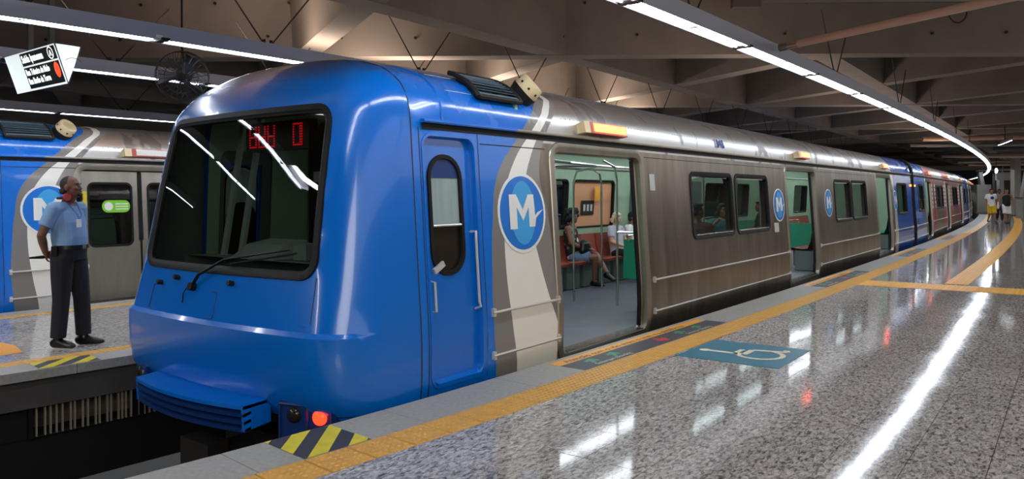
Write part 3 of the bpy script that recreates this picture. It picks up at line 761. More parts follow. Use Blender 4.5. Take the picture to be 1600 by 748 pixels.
def build_cab_car(name, label, loc, closed=False, full=True):
    root = thing(name, label, 'train', loc, 0, None)
    CD = (1.115, 1.735, .03, 2.03)
    car_shell(root, NB, LCAR, 'livery_front', WINS, [c - (.15 if closed and c < 9 else 0) for c in DOORS], full, CD)
    # ---- nose with windshield hole
    q1 = 1.17; wl, wh = w_of(.955), w_of(2.235)
    hole = rrect(-q1, q1, wl, wh, .13); out = [(-2.2, .02), (2.2, .02), (2.2, WTOT), (-2.2, WTOT)]
    qs = [s * q for q in (0.0, .2, .4, .6, .8, 1.0, 1.2, 1.25, 1.3, 1.36, 1.42, 1.48, 1.54, 1.6, 1.66, 1.72, 1.75, 1.9, 2.05) for s in (1, -1)]
    ws = [w for w in WS[1:-1]] + [(a + b) / 2 for a, b in zip(WS, WS[1:])]
    v, f = cdt(out, [hole], sorted(set(qs)), sorted(ws), .12)
    MB().add([nose(q, w) for q, w in v], f).build('nose_shell', 'nose_blue', root, smooth=28)
    MB().add([nose(q, w, -.035) if w < WTOT - .3 else Vector(nose(q, w)) - Vector((0, 0, .05)) for q, w in v], f).build('cab_lining', 'lining_dark', root, smooth=40)
    fr = MB(); ringbuild(fr, (-q1, q1, wl, wh, .13), [(.035, -.004), (.03, .016), (-.012, .016), (-.026, .006), (-.036, .003), (-.04, -.03)], nose)
    wf = fr.build('windshield_frame', 'rubber', root, smooth=35)
    o = rrect(-q1 + .03, q1 - .03, wl + .03, wh - .03, .11)
    v, f = cdt(o, [], frange(-1.1, 1.1, .16), frange(wl + .1, wh - .1, .2), .12)
    MB().add([nose(q, w, -.004) for q, w in v], f).build('windshield', 'wind', wf, smooth=60)
    # wiper
    wz = lambda z: w_of(z)
    wp = MB(); A = nose(-.22, wz(.80), .03); B = nose(.06, wz(1.0), .05); C_ = nose(.95, wz(1.13), .045)
    wp.tube([A, nose(-.1, wz(.90), .06), nose(.22, wz(1.04), .06), nose(.95, wz(1.14), .05)], [.016, .014, .010, .008], 6)
    wp.tube([nose(.2, wz(1.00), .022), nose(1.0, wz(1.12), .022)], .009, 5); wp.cyl(nose(-.22, wz(.80), -.02), nose(-.22, wz(.80), .05), .035, 10)
    wp.tube([nose(-.29, wz(.8), .02), nose(-.34, wz(.74), .02), nose(-.35, wz(.66), .006)], .005, 5)
    wp.build('wiper', 'rubber', root)
    for q, z in ((-.78, .80), (-.5, .86), (.3, .86)):
        MB().cyl(nose(q, wz(z), 0), nose(q, wz(z), .05), .022, 8).build('grab_knob', 'black', root)
    # access panel outline below the windshield, upper rim line round the nose
    P = rrect(-.92, .12, wz(.575), wz(.78), .02)
    seam(root, [nose(q, w, .001) for q, w in P] + [nose(*P[0], .001)], .004, name='access_panel_seam')
    seam(root, [nose(q, wz(.60 + .0), .001) for q in frange(.12, .125, .005)] + [nose(1.16, wz(.6), .001)], .002)
    P = [nose(1.2, wz(z), .001) for z in frange(.62, .95, .1)]; seam(root, P, .004)
    # nose / body seams
    for s in (1, -1):
        seam(root, [(s * (prof(w)[1] + .001), NB, prof(w)[0]) for w in frange(.05, WTOT - .05, .08)], .006)
        seam(root, [(s * (prof(w)[1] + .001), 1.065, prof(w)[0]) for w in frange(.05, w_of(2.1), .1)], .005)
        seam(root, [(s * (prof(w)[1] + .002), 1.36, prof(w)[0] + .001) for w in frange(w_of(2.17), WTOT - .2, .08)], .010, 'blue')
        seam(root, [side(1.80, z, .001, s) for z in frange(-.3, 2.1, .3)], .004)
        seam(root, [side(1.83, 2.0, .001, s), side(2.83, 2.0, .001, s)], .004)
        seam(root, [side(4.95, 2.0, .001, s), side(10.3, 2.0, .001, s)], .004); seam(root, [side(12.4, 2.0, .001, s), side(17.8, 2.0, .001, s)], .004)
        gutter(root, NB + .12, LCAR, s, 2.35)
        # cab door: recess, leaf, window, rails
        mp = lambda y, z, off: side(y, z, off, s)
        r = MB(); ringbuild(r, (*CD, .09), [(.03, .0), (.028, .008), (.004, .008), (0, 0), (0, -.05)], mp)
        cdr = r.build('cab_door_frame', 'blue', root, smooth=35)
        MB().add([mp(y, z, -.085) for y, z in ((1.02, 0), (1.85, 0), (1.85, .88), (1.02, .88))] + [mp(y, z, -.085) for y, z in ((1.02, 1.90), (1.85, 1.90), (1.85, 2.1), (1.02, 2.1))] + [mp(y, z, -.085) for y, z in ((1.02, .88), (1.18, .88), (1.18, 1.9), (1.02, 1.9))] + [mp(y, z, -.085) for y, z in ((1.62, .88), (1.85, .88), (1.85, 1.9), (1.62, 1.9))], [(0, 1, 2, 3), (4, 5, 6, 7), (8, 9, 10, 11), (12, 13, 14, 15)]).build('cab_door_lining', 'lining_dark', root)
        # leaf set back
        CW = (1.195, 1.60, .90, 1.885, .19)
        outer = rrect(CD[0], CD[1], CD[2], CD[3], .09); hole = rrect(*CW)
        v, f = cdt(outer, [hole], [], frange(.2, 1.9, .3), .3)
        lf = MB().add([mp(y, z, -.05) for y, z in v], f).build('cab_door', 'blue', root, smooth=30)
        g_ = MB(); ringbuild(g_, CW, [(.012, -.05), (.008, -.036), (-.026, -.036), (-.032, -.055)], mp); g_.build('window_gasket', 'rubber', lf, smooth=35)
        P = [p for p in rrect(CW[0] + .02, CW[1] - .02, 1.31, CW[3] - .02, .15)]
        P = [(y, max(z, 1.31)) for y, z in P]
        mbp = MB(); pp = [(1.215, 1.31), (1.58, 1.31), (1.58, 1.70)] + [(1.3975 + .1825 * math.cos(t), 1.70 + .165 * math.sin(t)) for t in frange(0, PI, PI / 12)][1:] 
        mbp.add([mp(y, z, -.058) for y, z in pp], [tuple(range(len(pp)))]); mbp.build('window_cover', 'curtain', lf)
        pb = [(1.225, 1.70), (1.57, 1.70)] + [(1.3975 + .1725 * math.cos(t), 1.71 + .15 * math.sin(t)) for t in frange(0, PI, PI / 12)]
        MB().add([mp(y, z, -.052) for y, z in pb], [tuple(range(len(pb)))]).build('window_head', 'blue_dark', lf)
        P = rrect(CW[0] + .02, CW[1] - .02, .92, 1.5, .17); MB().add([mp(y, z, -.07) for y, z in P], [tuple(range(len(P)))]).build('pane', 'lens_dark', lf)
        MB().tube([mp(1.22, 1.305, -.045), mp(1.575, 1.305, -.045)], .012, 6).build('blind_bar', 'chrome', lf)
        h = MB(); h.tube([mp(1.165, .86, -.05), mp(1.165, .855, .0), mp(1.165, .62, .0), mp(1.165, .615, -.05)], .010, 6); h.build('grab_handle', 'rail', lf)
        h = MB(); h.obox(mp(1.20, .97, .02), (.012, 0, 0), (0, .055, .03), (0, -.012, .02)); h.build('lever', 'rail', lf)
        h = MB(); h.tube([mp(1.70, 1.24, -.05), mp(1.70, 1.24, .01), mp(1.69, 1.18, .015), mp(1.69, .64, .015), mp(1.71, .60, .01), mp(1.71, .58, -.05)], .012, 6); h.build('hand_rail', 'rail', root)
        st = MB(); st.rings([[mp(CD[0] + .05, .06, -.05), mp(CD[1] - .02, .06, -.05)], [mp(CD[0] + .05, .045, .012), mp(CD[1] - .02, .045, .012)], [mp(CD[0] + .05, .005, .012), mp(CD[1] - .02, .005, .012)]], False)
        st.build('door_step', 'blue', root)
        for c in DOORS: door_surround(root, c - (.15 if closed and c < 9 else 0), s, closed)
        for a, b in WINS: side_window(root, a, b, s)
        for c in DOORS:
            if c < 10: lamp_box(root, c + .03, 2.245, s, 'lit_amber' if not closed and s > 0 else 'white_trim')
            else: lamp_box(root, c + .05, 2.262, s, 'lit_amber' if not closed and s > 0 else 'white_trim', .7)
        for a, b in ((1.86, 2.92), (4.99, 10.36), (12.36, 17.86), (19.85, 22.9)):
            for z in (.525, .15): rub_rail(root, a, b, z, s)
        roundel(root, 2.40, 1.385, .375, .372, s, 1)
        roundel(root, 9.95, 1.36, .30, .285, s, 1); roundel(root, 13.2, 1.36, .30, .285, s, 1); roundel(root, 20.35, 1.36, .28, .28, s, 1)
        # roof vent with slats and the round horn beside it
        vf = MB(); VY0, VY1 = 1.87, 2.50
        zz = (2.36, 2.60)
        def rp(y, w, off):
            z, hw, _ = prof(w); z2, hw2, _ = prof(w + .02); n = Vector((z2 - z, 0, hw - hw2)).normalized()
            return (s * (hw + n.x * off), y, z + n.z * off)
        wa, wb = w_of(2.40), w_of(2.40) + .40
        for yy in (VY0, VY1): vf.tube([rp(yy, w, .05) for w in frange(wa, wb, .06)], .024, 6)
        vf.tube([rp(VY0, wa, .05), rp(VY1, wa, .05)], .024, 6); vf.tube([rp(VY0, wb, .05), rp(VY1, wb, .05)], .024, 6)
        fr_ = vf.build('vent_frame', 'steel_dark', root)
        bk = MB(); bk.rings([[rp(y, w, .012) for w in frange(wa, wb, .06)] for y in (VY0, VY1)], False); bk.build('vent_back', 'black', fr_)
        M.setdefault('slat', mat('vent_slat', (112, 134, 146), .35, .2))
        for k in range(8):
            w = wa + .025 + k * (wb - wa - .03) / 8.
            MB().rings([[rp(y, w, .062), rp(y, w + .026, .05), rp(y, w + .026, .040), rp(y, w, .052)] for y in (VY0, VY1)], True, True, True).build('vent_slat', 'slat', fr_)
        c = Vector(rp(VY1 + .16, wa + .14, .04)); n = (Vector(rp(VY1 + .16, wa + .14, .2)) - c).normalized()
        n = (n + Vector((s * .15, .35, 0))).normalized()
        hb = MB().tube([c - n * .06, c + n * .05], [.12, .15], 18).build('horn_bracket', 'steel_dark', root)
        hm = MB().tube([c + n * .05, c + n * .15, c + n * .165, c + n * .165, c + n * .14, c + n * .14], [.135, .128, .118, .095, .085, .001], 20, caps=False).build('horn', 'cream', root, smooth=40)
        x_ = n.cross(Vector((0, 0, 1))).normalized(); y_ = n.cross(x_)
        for k in range(8):
            d = x_ * math.cos(k * PI / 4 + .3) + y_ * math.sin(k * PI / 4 + .3); MB().tube([c + n * .10 + d * .128, c + n * .10 + d * .136], .013, 6).build('horn_slot', 'black', hm)
        MB().add([rp(y, w, .004) for y, w in ((1.50, wa + .05), (1.85, wa + .05), (1.85, wb - .05), (1.50, wb - .05))], [(0, 1, 2, 3)]).build('roof_patch', 'white_trim', root)
        if not closed and s > 0:
            text_mesh('1048', .17, 'navy', 'car_number', lambda x, y: side(7.22 + x, 2.235 + y, .006, s), root, sx=1.15, bold=.006)
            MB().add([side(y, z, .004, s) for y, z in ((5.06, 1.60), (5.20, 1.60), (5.20, 1.80), (5.06, 1.80))], [(0, 1, 2, 3)]).build('notice_plate', 'print_grey', root)
            MB().add([side(y, z, .006, s) for y, z in ((9.62, .9), (9.86, .9), (9.86, 1.06), (9.62, 1.06))], [(0, 1, 2, 3)]).build('notice_plate', 'print_grey', root)
        # rivet rows along the roof band and the door header
        rv = MB()
        for c in DOORS[:2]:
            for k in range(34):
                y = c - .83 + k * .05; p = Vector(side(y, 2.055, .004, s)); rv.tube([p, p + Vector((s * .004, 0, 0))], .006, 5)
        for k in range(110):
            p = Vector(side(3.2 + k * .08, 2.33, .002, s)); rv.tube([p, p + Vector((s * .004, 0, .002))], .006, 5)
        rv.build('rivet', 'chrome', root, kind='stuff')
    # roof rail line and aerial
    MB().cyl((-.2, 1.2, 2.66), (-.2, 1.2, 2.78), .05, 12).build('aerial', 'steel_dark', root)
    for x in (-.62, .62): seam(root, [(x, 1.2, 2.655), (x, LCAR, 2.655)], .02, 'steel_dark', 'roof_rail')
    # bumper step with three slats
    def bump_y(x): return -.17 + .10 * (x / .78) ** 2
    bt = MB(); xs = frange(-.78, .78, .1)
    bt.rings([[(x, bump_y(x), -.012), (x, bump_y(x), .016), (x, .14, .03), (x, .14, .0)] for x in xs], True, True, True)
    bm_ = bt.build('bumper_step', 'blue', root)
    for s in (1, -1):
        B_ = .78; MB().add([(s * B_, bump_y(B_), .012), (s * B_, .17, .02), (s * B_, .17, -.15), (s * B_, bump_y(B_) + .01, -.175), (s * (B_ - .025), bump_y(B_), .012), (s * (B_ - .025), .17, .02), (s * (B_ - .025), .17, -.15), (s * (B_ - .025), bump_y(B_) + .01, -.175)],
                 [(0, 1, 2, 3), (7, 6, 5, 4), (0, 3, 7, 4), (3, 2, 6, 7)]).build('end_plate', 'blue', bm_)
    for k in range(3):
        z = -.045 - k * .058; sl = MB()
        sl.rings([[(x, bump_y(x) + .004 + k * .008, z - .022), (x, bump_y(x) + k * .008, z), (x, bump_y(x) + .07, z + .014), (x, bump_y(x) + .07, z - .008)] for x in xs], True, True, True); sl.build('bumper_slat', 'blue_dark', bm_)
    MB().box((-.75, .02, -.17), (.75, .40, -.01)).build('bumper_back', 'black', bm_)
    # lamp pods either side
    for s in (1, -1):
        pod = MB(); a, b = .97, 1.40
        def pp(x, z, d): return (s * x, .13 + (x - 1.0) * .34 + d, z)
        pod.rings([[pp(x, .045 - (x - 1) * .02, 0), pp(x, .045 - (x - 1) * .02, .3), pp(x, -.26, .3), pp(x, -.26, 0)] for x in (a - .02, b)], True, True, True)
        po = pod.build('lamp_pod', 'blue_dark', root)
        rim = MB(); rim.tube([pp(a, .03, -.005), pp(b - .02, .02, -.005), pp(b - .02, -.24, -.005), pp(a, -.24, -.005)], .014, 6, closed=True); rim.tube([pp(1.18, .03, -.005), pp(1.18, -.24, -.005)], .016, 6); rim.build('pod_rim', 'blue_dark', po)
        for x, m in ((1.08, 'lens_dark'), (1.285, 'lit_red' if not closed and s > 0 else 'lens_dark')):
            c = Vector(pp(x, -.05, -.004)); n = Vector((s * .28, -1, 0)).normalized()
            MB().tube([c + n * -.01, c + n * .012, c + n * .024, c + n * .028], [.058, .054, .032, .001], 20).build('tail_lamp' if 'lit' in m else 'head_lamp', m, po, smooth=60)
        wq = lambda z: w_of(z)
        mr = MB(); rs = [[nose(s * q, wq(z), .006) for q in frange(1.32, 1.52, .05)] for z in (-.2, -.04)]; mr.rings(rs, False); mr.build('side_reflector', 'marker_red', root)
    # cab inside: console, rear wall, displays
    MB().box((-1.35, 2.2, -.05), (1.35, 2.26, 2.5)).build('cab_wall', 'black', root)
    MB().add([(-1.2, .62, 1.0), (1.2, .62, 1.0), (1.25, 1.05, .98), (-1.25, 1.05, .98), (-1.2, .62, -.05), (1.2, .62, -.05), (1.25, 1.05, -.05), (-1.25, 1.05, -.05)], [(0, 1, 2, 3), (3, 2, 6, 7), (0, 3, 7, 4), (1, 2, 6, 5)]).build('cab_console', 'soft_grey', root)
    MB().add([(-.5, .66, 1.0), (.12, .66, 1.0), (.2, 1.0, 1.0), (-.42, 1.0, 1.0), (-.44, .8, 1.12), (.1, .8, 1.12), (.16, 1.0, 1.16), (-.38, 1.0, 1.16)], [(0, 1, 5, 4), (4, 5, 6, 7), (1, 2, 6, 5), (0, 3, 7, 4)]).build('control_desk', 'soft_grey', root)
    MB().box((.22, .8, 1.0), (.40, .95, 1.14)).build('control_box', 'soft_grey', root)
    MB().box((-.42, 2.12, .0), (.30, 2.19, 2.0)).build('cab_wall_door', 'soft_grey', root); MB().box((-.30, 2.10, 1.15), (.18, 2.13, 1.85)).build('door_window', 'beige', root)
    MB().box((-.1, 1.35, 1.05), (.16, 1.42, 1.42)).build('seat_headrest', 'lining_dark', root)
    for x, y in ((-.75, .75), (-.55, .8)): MB().tube([(x, y, 1.0), (x - .03, y + .25, 2.3)], .035, 6).build('cab_post', 'soft_grey', root)
    MB().tube([(.34, 1.3, .95), (.42, 1.2, 1.7)], .03, 6).build('cab_post', 'soft_grey', root)
    MB().box((.0, 1.2, 1.68), (.62, 1.24, 1.78)).build('cab_shelf', 'soft_grey', root)
    MB().box((-1.3, 1.35, -.05), (1.3, 2.2, .0)).build('cab_floor', 'black', root)
    dp = MB(); rr = random.Random(4)
    for x0, nx, patt in ((-.26, 17, 0), (.36, 6, 1)):
        for i in range(nx):
            for j in range(9):
                on = (i % 6 in (0, 4, 5)) or j in (0, 4) if patt == 0 else i in (0, 4, 5) or j in (0, 8)
                if not on or (i % 6 == 5 and patt == 0): continue
                x = x0 + i * .022; z = 1.98 + j * .022; dp.box((x, .70, z), (x + .014, .706, z + .014))
    dbx = MB().box((-.32, .71, 1.95), (.56, .80, 2.20)).build('destination_display', 'black', root); dp.build('lit_dots', 'led', dbx, kind='stuff')
    MB().box((-.5, 1.5, 2.38), (.5, 1.9, 2.40)).build('cab_fill', 'cabfill', root)  # glowing panel added to brighten the cab interior
    # passenger saloon
    if full:
        interior(root, 2.45, LCAR - .1); far_rows(root, full)
        # stainless poles and rails by the first doors
        pole(root, .50, 6.05, 0, 2.02, (-.02, -.35)); pole(root, -.25, 6.1, 0, 1.98, (.1, .5)); pole(root, -.62, 7.55, 0, 1.98, (.1, -.5))
        MB().tube([(.50, 6.05, 1.03), (1.15, 6.05, 1.03), (1.36, 6.05, 1.03)], .016, 8).build('grab_rail', 'chrome', root)
        MB().tube([(1.2, 2.8, 1.93), (.9, 4.2, 1.93), (.42, 5.6, 1.95), (.3, 6.6, 1.95), (.3, 10.5, 1.95)], .018, 8).build('ceiling_rail', 'chrome', root)
        MB().tube([(-.4, 2.8, 1.95), (-.4, 22, 1.95)], .018, 8).build('ceiling_rail', 'chrome', root)
        MB().tube([(.42, 5.6, 1.95), (-.4, 5.3, 1.95)], .018, 8).build('ceiling_rail', 'chrome', root)
        for x, y in ((.3, 7.8), (.3, 9.6), (.4, 12.3), (.5, 13.3), (-.5, 13.4), (.3, 17.6), (.4, 19.9)): pole(root, x, y, 0, 1.97)
        MB().tube([(1.1, 10.6, 1.9), (.6, 11.4, 1.97), (.4, 12.3, 1.9), (.4, 12.3, 1.7)], .02, 8).build('ceiling_rail', 'chrome', root)
        # green seat backs standing across the car beside the doors
        for y in (6.18, 13.42, 16.5):
            mb = MB(); mb.rings([[(x, y + dy, z) for dy, z in ((0, .37), (.03, .92), (.07, .92), (.06, .37))] for x in frange(.52, 1.30, .2)], True, True, True); sb = mb.build('seat_back', 'seat_green', root)
            MB().tube([(.60, y + .03, .90), (.60, y + .03, .98), (.84, y + .03, 1.0), (.84, y + .03, .9)], .012, 6).build('handle', 'chrome', sb)
            MB().box((.62, y + .06, .40), (1.36, y + .5, .45)).build('seat', 'seat_green', root); MB().box((.7, y + .1, 0), (1.3, y + .3, .4)).build('seat_base', 'lining_dark', root)
        # added tan panel, standing for the tan view outside, and notice in the far window facing the first doors, notice panels on the far wall
        a, b = WINS[1]
        MB().add([side(y, z, -.055, -1) for y, z in ((a + .03, WZ[0] + .03), (b - .03, WZ[0] + .03), (b - .03, WZ[1] - .03), (a + .03, WZ[1] - .03))], [(0, 1, 2, 3)]).build('window_cover', 'tan_view', root)
        nb = MB().add([side(y, z, -.075, -1) for y, z in ((a + .33, 1.20), (a + .78, 1.20), (a + .78, 1.46), (a + .33, 1.46))], [(0, 1, 2, 3)]).build('window_notice', 'black', root)
        mk = MB()
        for k in range(3): y = a + .40 + k * .12; mk.add([side(y + dy, z, -.08, -1) for dy, z in ((0, 1.27), (.07, 1.27), (.07, 1.39), (0, 1.39))], [(0, 1, 2, 3)])
        mk.build('notice_mark', 'print_grey', nb)
        MB().add([side(y, z, -.125, -1) for y, z in ((8.62, 1.45), (8.80, 1.45), (8.80, 1.72), (8.62, 1.72))], [(0, 1, 2, 3)]).build('notice_panel', 'orange', root)
        for y in (10.0, 12.9):
            pn = MB().box((-1.40, y, .55), (-1.34, y + .5, 1.85)).build('map_panel', 'lining_dark', root)
    else:
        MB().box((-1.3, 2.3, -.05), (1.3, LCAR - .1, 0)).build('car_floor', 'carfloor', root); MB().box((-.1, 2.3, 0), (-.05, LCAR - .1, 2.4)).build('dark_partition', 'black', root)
    # coupler and bogie under the nose
    cp = MB(); cp.tube([(0, .9, -.55), (0, .15, -.55)], .09, 10); cp.box((-.2, .0, -.72), (.2, .18, -.40)); cp.box((-.34, .5, -.8), (.34, 1.2, -.42)); cp.build('coupler', 'steel_dark', root)
    for x in (-.72, .72):
        for y in (2.6, 4.7, 18.4, 20.5): MB().cyl((x - .06, y, -.52), (x + .06, y, -.52), .42, 20).build('wheel', 'steel_dark', root)
    MB().box((-1.15, 1.5, -.75), (1.15, 5.8, -.42)).build('bogie', 'black', root); MB().box((-1.2, 6.4, -.95), (1.2, 17.5, -.42)).build('equipment_case', 'black', root)
    return root

def build_mid_car(name, label, loc, rz):
    root = thing(name, label, 'train', loc, rz)
    wins = [(.95, 2.3)] + WINS
    D = DOORS
    car_shell(root, 0, LCAR, 'livery_mid', wins, D, True)
    interior(root, .1, LCAR - .1)
    bench(root, -1.40, 5.1, 10.1, -1, 'seat_green'); bench(root, -1.40, 12.6, 17.6, -1, 'seat_red'); bench(root, 1.40, 5.1, 10.1, 1, 'seat_red')
    for s in (1, -1):
        gutter(root, 0, LCAR, s)
        for c in D: door_surround(root, c, s, s < 0)
        for a, b in wins: side_window(root, a, b, s)
        for c in D: lamp_box(root, c, 2.262, s, 'lit_amber', .7)
        for a, b in ((.1, 2.9), (4.99, 10.36), (12.36, 17.86), (19.85, 22.9)):
            for z in (.525, .15): rub_rail(root, a, b, z, s)
    for x, y in ((.4, 5.2), (.4, 12.6), (.4, 20.)): pole(root, x, y, 0, 1.97)
    for y in (0, LCAR):
        MB().add([(s * prof(w)[1], y, prof(w)[0]) for s, ws in ((1, frange(0, WTOT - .01, .2)), (-1, frange(0, WTOT - .01, .2)[::-1])) for w in ws], [tuple(range(2 * len(frange(0, WTOT - .01, .2))))]).build('car_end', 'steel_dark', root)
    return root
def gangway(root, y):
    mb = MB(); n = 7; rs = []
    for i in range(n * 2 + 1):
        k = .97 if i % 2 else .90; rs.append([(s * prof(w)[1] * k, y + .5 * i / (n * 2), prof(w)[0] * (.99 if i % 2 else .96)) for s, ws in ((1, (.3, 1., 2., 2.8, 3.3, 3.8)), (-1, (3.8, 3.3, 2.8, 2., 1., .3))) for w in ws])
    mb.rings(rs, True); return mb.build('gangway_bellows', 'rubber', root)

CARX, CARY = -5.675, 3.30
lead = build_cab_car('metro_car', 'blue nosed silver metro car with open doors beside the near platform', (CARX, CARY, 0))
gangway(lead, LCAR)
for s in (1, -1):
    for dy in (.25, .0): 
        p = side(LCAR - .12 + dy * 0, 1.9, .012, s)
    o = MB(); o.obox(side(LCAR - .10, 1.80, .015, s), (.012, 0, 0), (0, .03, 0), (0, 0, .03)); o.build('marker_lamp', 'lit_orange', lead)
    c = MB()
    for dy in (0., .12): c.tube([(s * (prof(w)[1] + .05), LCAR - .35 + dy + .3, prof(w)[0] + .03) for w in frange(w_of(2.2), w_of(2.6), .08)], .03, 6)
    c.build('roof_cable', 'rubber', lead)
second = None; hd = 0.; pos = Vector((CARX, CARY + LCAR + .5, 0)); cars = []
LBL = ['second metro car, behind the blue nosed car, with red and white advert bands',
       'third metro car, mostly hidden past the bend behind the advert banded car', 'fourth metro car, far along the curving platform', 'last visible metro car at the far end of the curving train']
for k in range(4):
    hd += .041
    if k == 0: c = build_mid_car('metro_car', LBL[0], pos, hd); base_car = c
    else:
        c = copy_tree(base_car); c.location = pos; c.rotation_euler = (0, 0, hd); c['label'] = LBL[k]
    cars.append(c)
    d = Vector((-math.sin(hd), math.cos(hd), 0)); pos = pos + d * (LCAR + .5)
for k, c in enumerate(cars):
    c['group'] = 'middle cars of the train'
gangway(cars[0], LCAR); 
o = MB(); o.obox(side(.10, 1.80, .015, 1), (.012, 0, 0), (0, .03, 0), (0, 0, .03)); o.build('marker_lamp', 'lit_orange', cars[0])
# advert bands on the second car
for y in (4.98, 5.95, 9.5, 10.05, 12.45, 13.4, 16.85, 17.4, 19.95):
    b = MB(); ya, yb = y - .04, y + .34
    b.rings([[side(yy, z, .004, 1) for z in frange(.2, 2.10, .2)] for yy in (ya, yb)], False); ob = b.build('advert_band', 'pink', cars[0])
    for i in range(6):
        z = 1.0 + i * .16; MB().add([side(yy, zz, .006, 1) for yy, zz in ((ya + .04, z), (yb - .04, z), (yb - .04, z + .11), (ya + .04, z + .11))], [(0, 1, 2, 3)]).build('advert_block', 'white', ob)
for a, b_ in ((3.0, 4.9), (5.0, 5.5), (9.6, 12.4)):
    b = MB(); b.rings([[side(yy, z, .004, 1) for z in frange(2.18, 2.46, .05)] for yy in (a, b_)], False); b.build('advert_band', 'pink', cars[0])
left = build_cab_car('metro_car', 'second blue nosed train with closed doors, across the far side of the left platform', (-13.48, 2.34, 0), True, False)
MB().add([side(y, z, -.052, 1) for y, z in rrect(3.17, 3.60, 1.33, 1.52, .09)], [tuple(range(28))]).build('lime_sticker', 'lime', left)
MB().add([side(3.27 + .065 * math.cos(t), 1.425 + .065 * math.sin(t), -.050, 1) for t in frange(0, 2 * PI, PI / 10)[:-1]], [tuple(range(20))]).build('sticker_disc', 'white', left)
for k in range(3): MB().add([side(y, z, -.050, 1) for y, z in ((3.37, 1.375 + k * .04), (3.57, 1.375 + k * .04), (3.57, 1.39 + k * .04), (3.37, 1.39 + k * .04))], [(0, 1, 2, 3)]).build('sticker_line', 'white', left)
MB().add([side(y, z, -.045, 1) for y, z in ((2.88, 1.33), (2.95, 1.33), (2.95, 1.66), (2.88, 1.66))], [(0, 1, 2, 3)]).build('yellow_sticker', 'yellow', left)
for c in cars[1:3]: gangway(c, LCAR)

# ================================================================== linear lamps
def strip_lamp(name, label, posf, y0, y1, z=3.29, seg=2.7, w=.22, h=.17, gap=.10, hang=1, group=None, detail=40):
    root = thing(name, label, 'light', (0, 0, 0), 0, group)
    hs = MB(); y = y0; k = 0
    def fr(y):
        a = posf(y); b = posf(y + .05); t = (b - a).normalized(); return a, t, Vector((t.y, -t.x, 0))
    rs = []
    for yy in frange(y0, y1, 1.35):
        p, t, n = fr(yy); q = lambda x, zz: tuple(p + n * x + Vector((0, 0, zz)))
        rs.append([q(-w / 2, z), q(-w / 2, z + h), q(w / 2, z + h), q(w / 2, z), q(w / 2 - .012, z), q(w / 2 - .04, z + .06), q(-w / 2 + .04, z + .06), q(-w / 2 + .012, z)])
    mb = MB(); mb.rings(rs, True, True, True); mb.build('housing', 'housing', root)
    while y + seg <= y1:
        p, t, n = fr(y + seg / 2)
        L = seg / 2 - gap / 2
        for s in (-1, 1):
            c = p + n * s * .062 + Vector((0, 0, z + .025)); mb = MB(); mb.tube([c - t * L, c + t * L], .021, 6); mb.build('lamp_tube', 'tube', root)
        # reflector between the tubes and cross holders
        c = p + Vector((0, 0, z + .052)); mb = MB(); mb.obox(c, n * (w / 2 - .03), t * L, (0, 0, .004))
        for e in (-.99, 0, .99): mb.obox(p + t * L * e + Vector((0, 0, z + .028)), n * (w / 2 - .014), t * .035, (0, 0, .018))
        mb.build('reflector', 'reflector', root)
        mb = MB(); c = p + t * (seg / 2) + Vector((0, 0, z + .01)); mb.obox(c, n * (w / 2), t * .045, (0, 0, .012)); mb.build('joint_cover', 'rubber', root)
        if hang and k % hang == 0 and k < 14:
            zt = 4.16
            for sgn in (1, -1):
                a = p + t * (.05 * sgn) + Vector((0, 0, z + h)); b = a + t * (.75 * sgn) + n * .0; b.z = zt + .2
                mb = MB().tube([a, b], .010, 5); mb.build('hanger_rod', 'black', root)
                MB().tube([a - Vector((0, 0, .01)), a + Vector((0, 0, .06))], .022, 6).build('hanger_clip', 'black', root)
        y += seg; k += 1
    return root
strip_lamp('strip_lamp', 'long bright strip lamp curving above the near platform edge', lambda y: Vector((edge(y) + .67 + .0, y, 0)), .75, 112., hang=2)
strip_lamp('strip_lamp', 'strip lamp above the left platform edge, behind the hanging sign and cage fan', lambda y: Vector((edge(y) - GAP - .78, y, 0)), -1.0, 40., group=None)
strip_lamp('strip_lamp', 'strip lamp over the far side of the left platform, lower of the left lamps', lambda y: Vector((edge(y) - GAP - LW + .75, y, 0)), -1.6, 40.)
strip_lamp('strip_lamp', 'farthest strip lamp, just above the roof of the left train', lambda y: Vector((edge(y) - GAP - LW - 5.15, y, 0)), -1.3, 40., z=3.29)

# ================================================================== hanging sign
sg = thing('hanging_sign', 'lit three sided exit sign with black text panel hanging over the left platform', 'sign', (-9.62, 3.745, 2.82)); sg.scale = (.92, .92, .92)
SX0, SX1 = -.76, .74
tri = [(-.15, .46), (.15, .46), (.0, .0)]      # (y, z)
MB().rings([[(x, y, z) for y, z in tri] for x in (SX0, SX1)], True).build('sign_body', 'sign_white', sg)
for x in (SX0, SX1):
    MB().add([(x, y, z) for y, z in tri], [(0, 1, 2)]).build('end_panel', 'sign_white', sg)
MB().tube([(SX1, y, z) for y, z in tri], .012, 4, True).build('edge_trim', 'trim_grey', sg)
MB().tube([(SX1 + .004, .06 + .09 * math.cos(t), .46 - .20 + .05 * math.sin(t)) for t in frange(.2, PI - .2, .3)], .004, 4).build('end_crease', 'trim_grey', sg)
def sf(x, v, off=.0):     # front face: x along, v down from the top edge 0..1
    y = -.15 + .15 * v; z = .46 - .46 * v; n = Vector((0, -.46, -.15)).normalized() * off; return (x, y + n.y, z + n.z)
FH = math.hypot(.15, .46)
MB().add([sf(x, v, .003) for x, v in ((-.30, .03), (.70, .03), (.70, .36), (-.30, .36))], [(0, 3, 2, 1)]).build('text_panel', 'sign_black', sg)
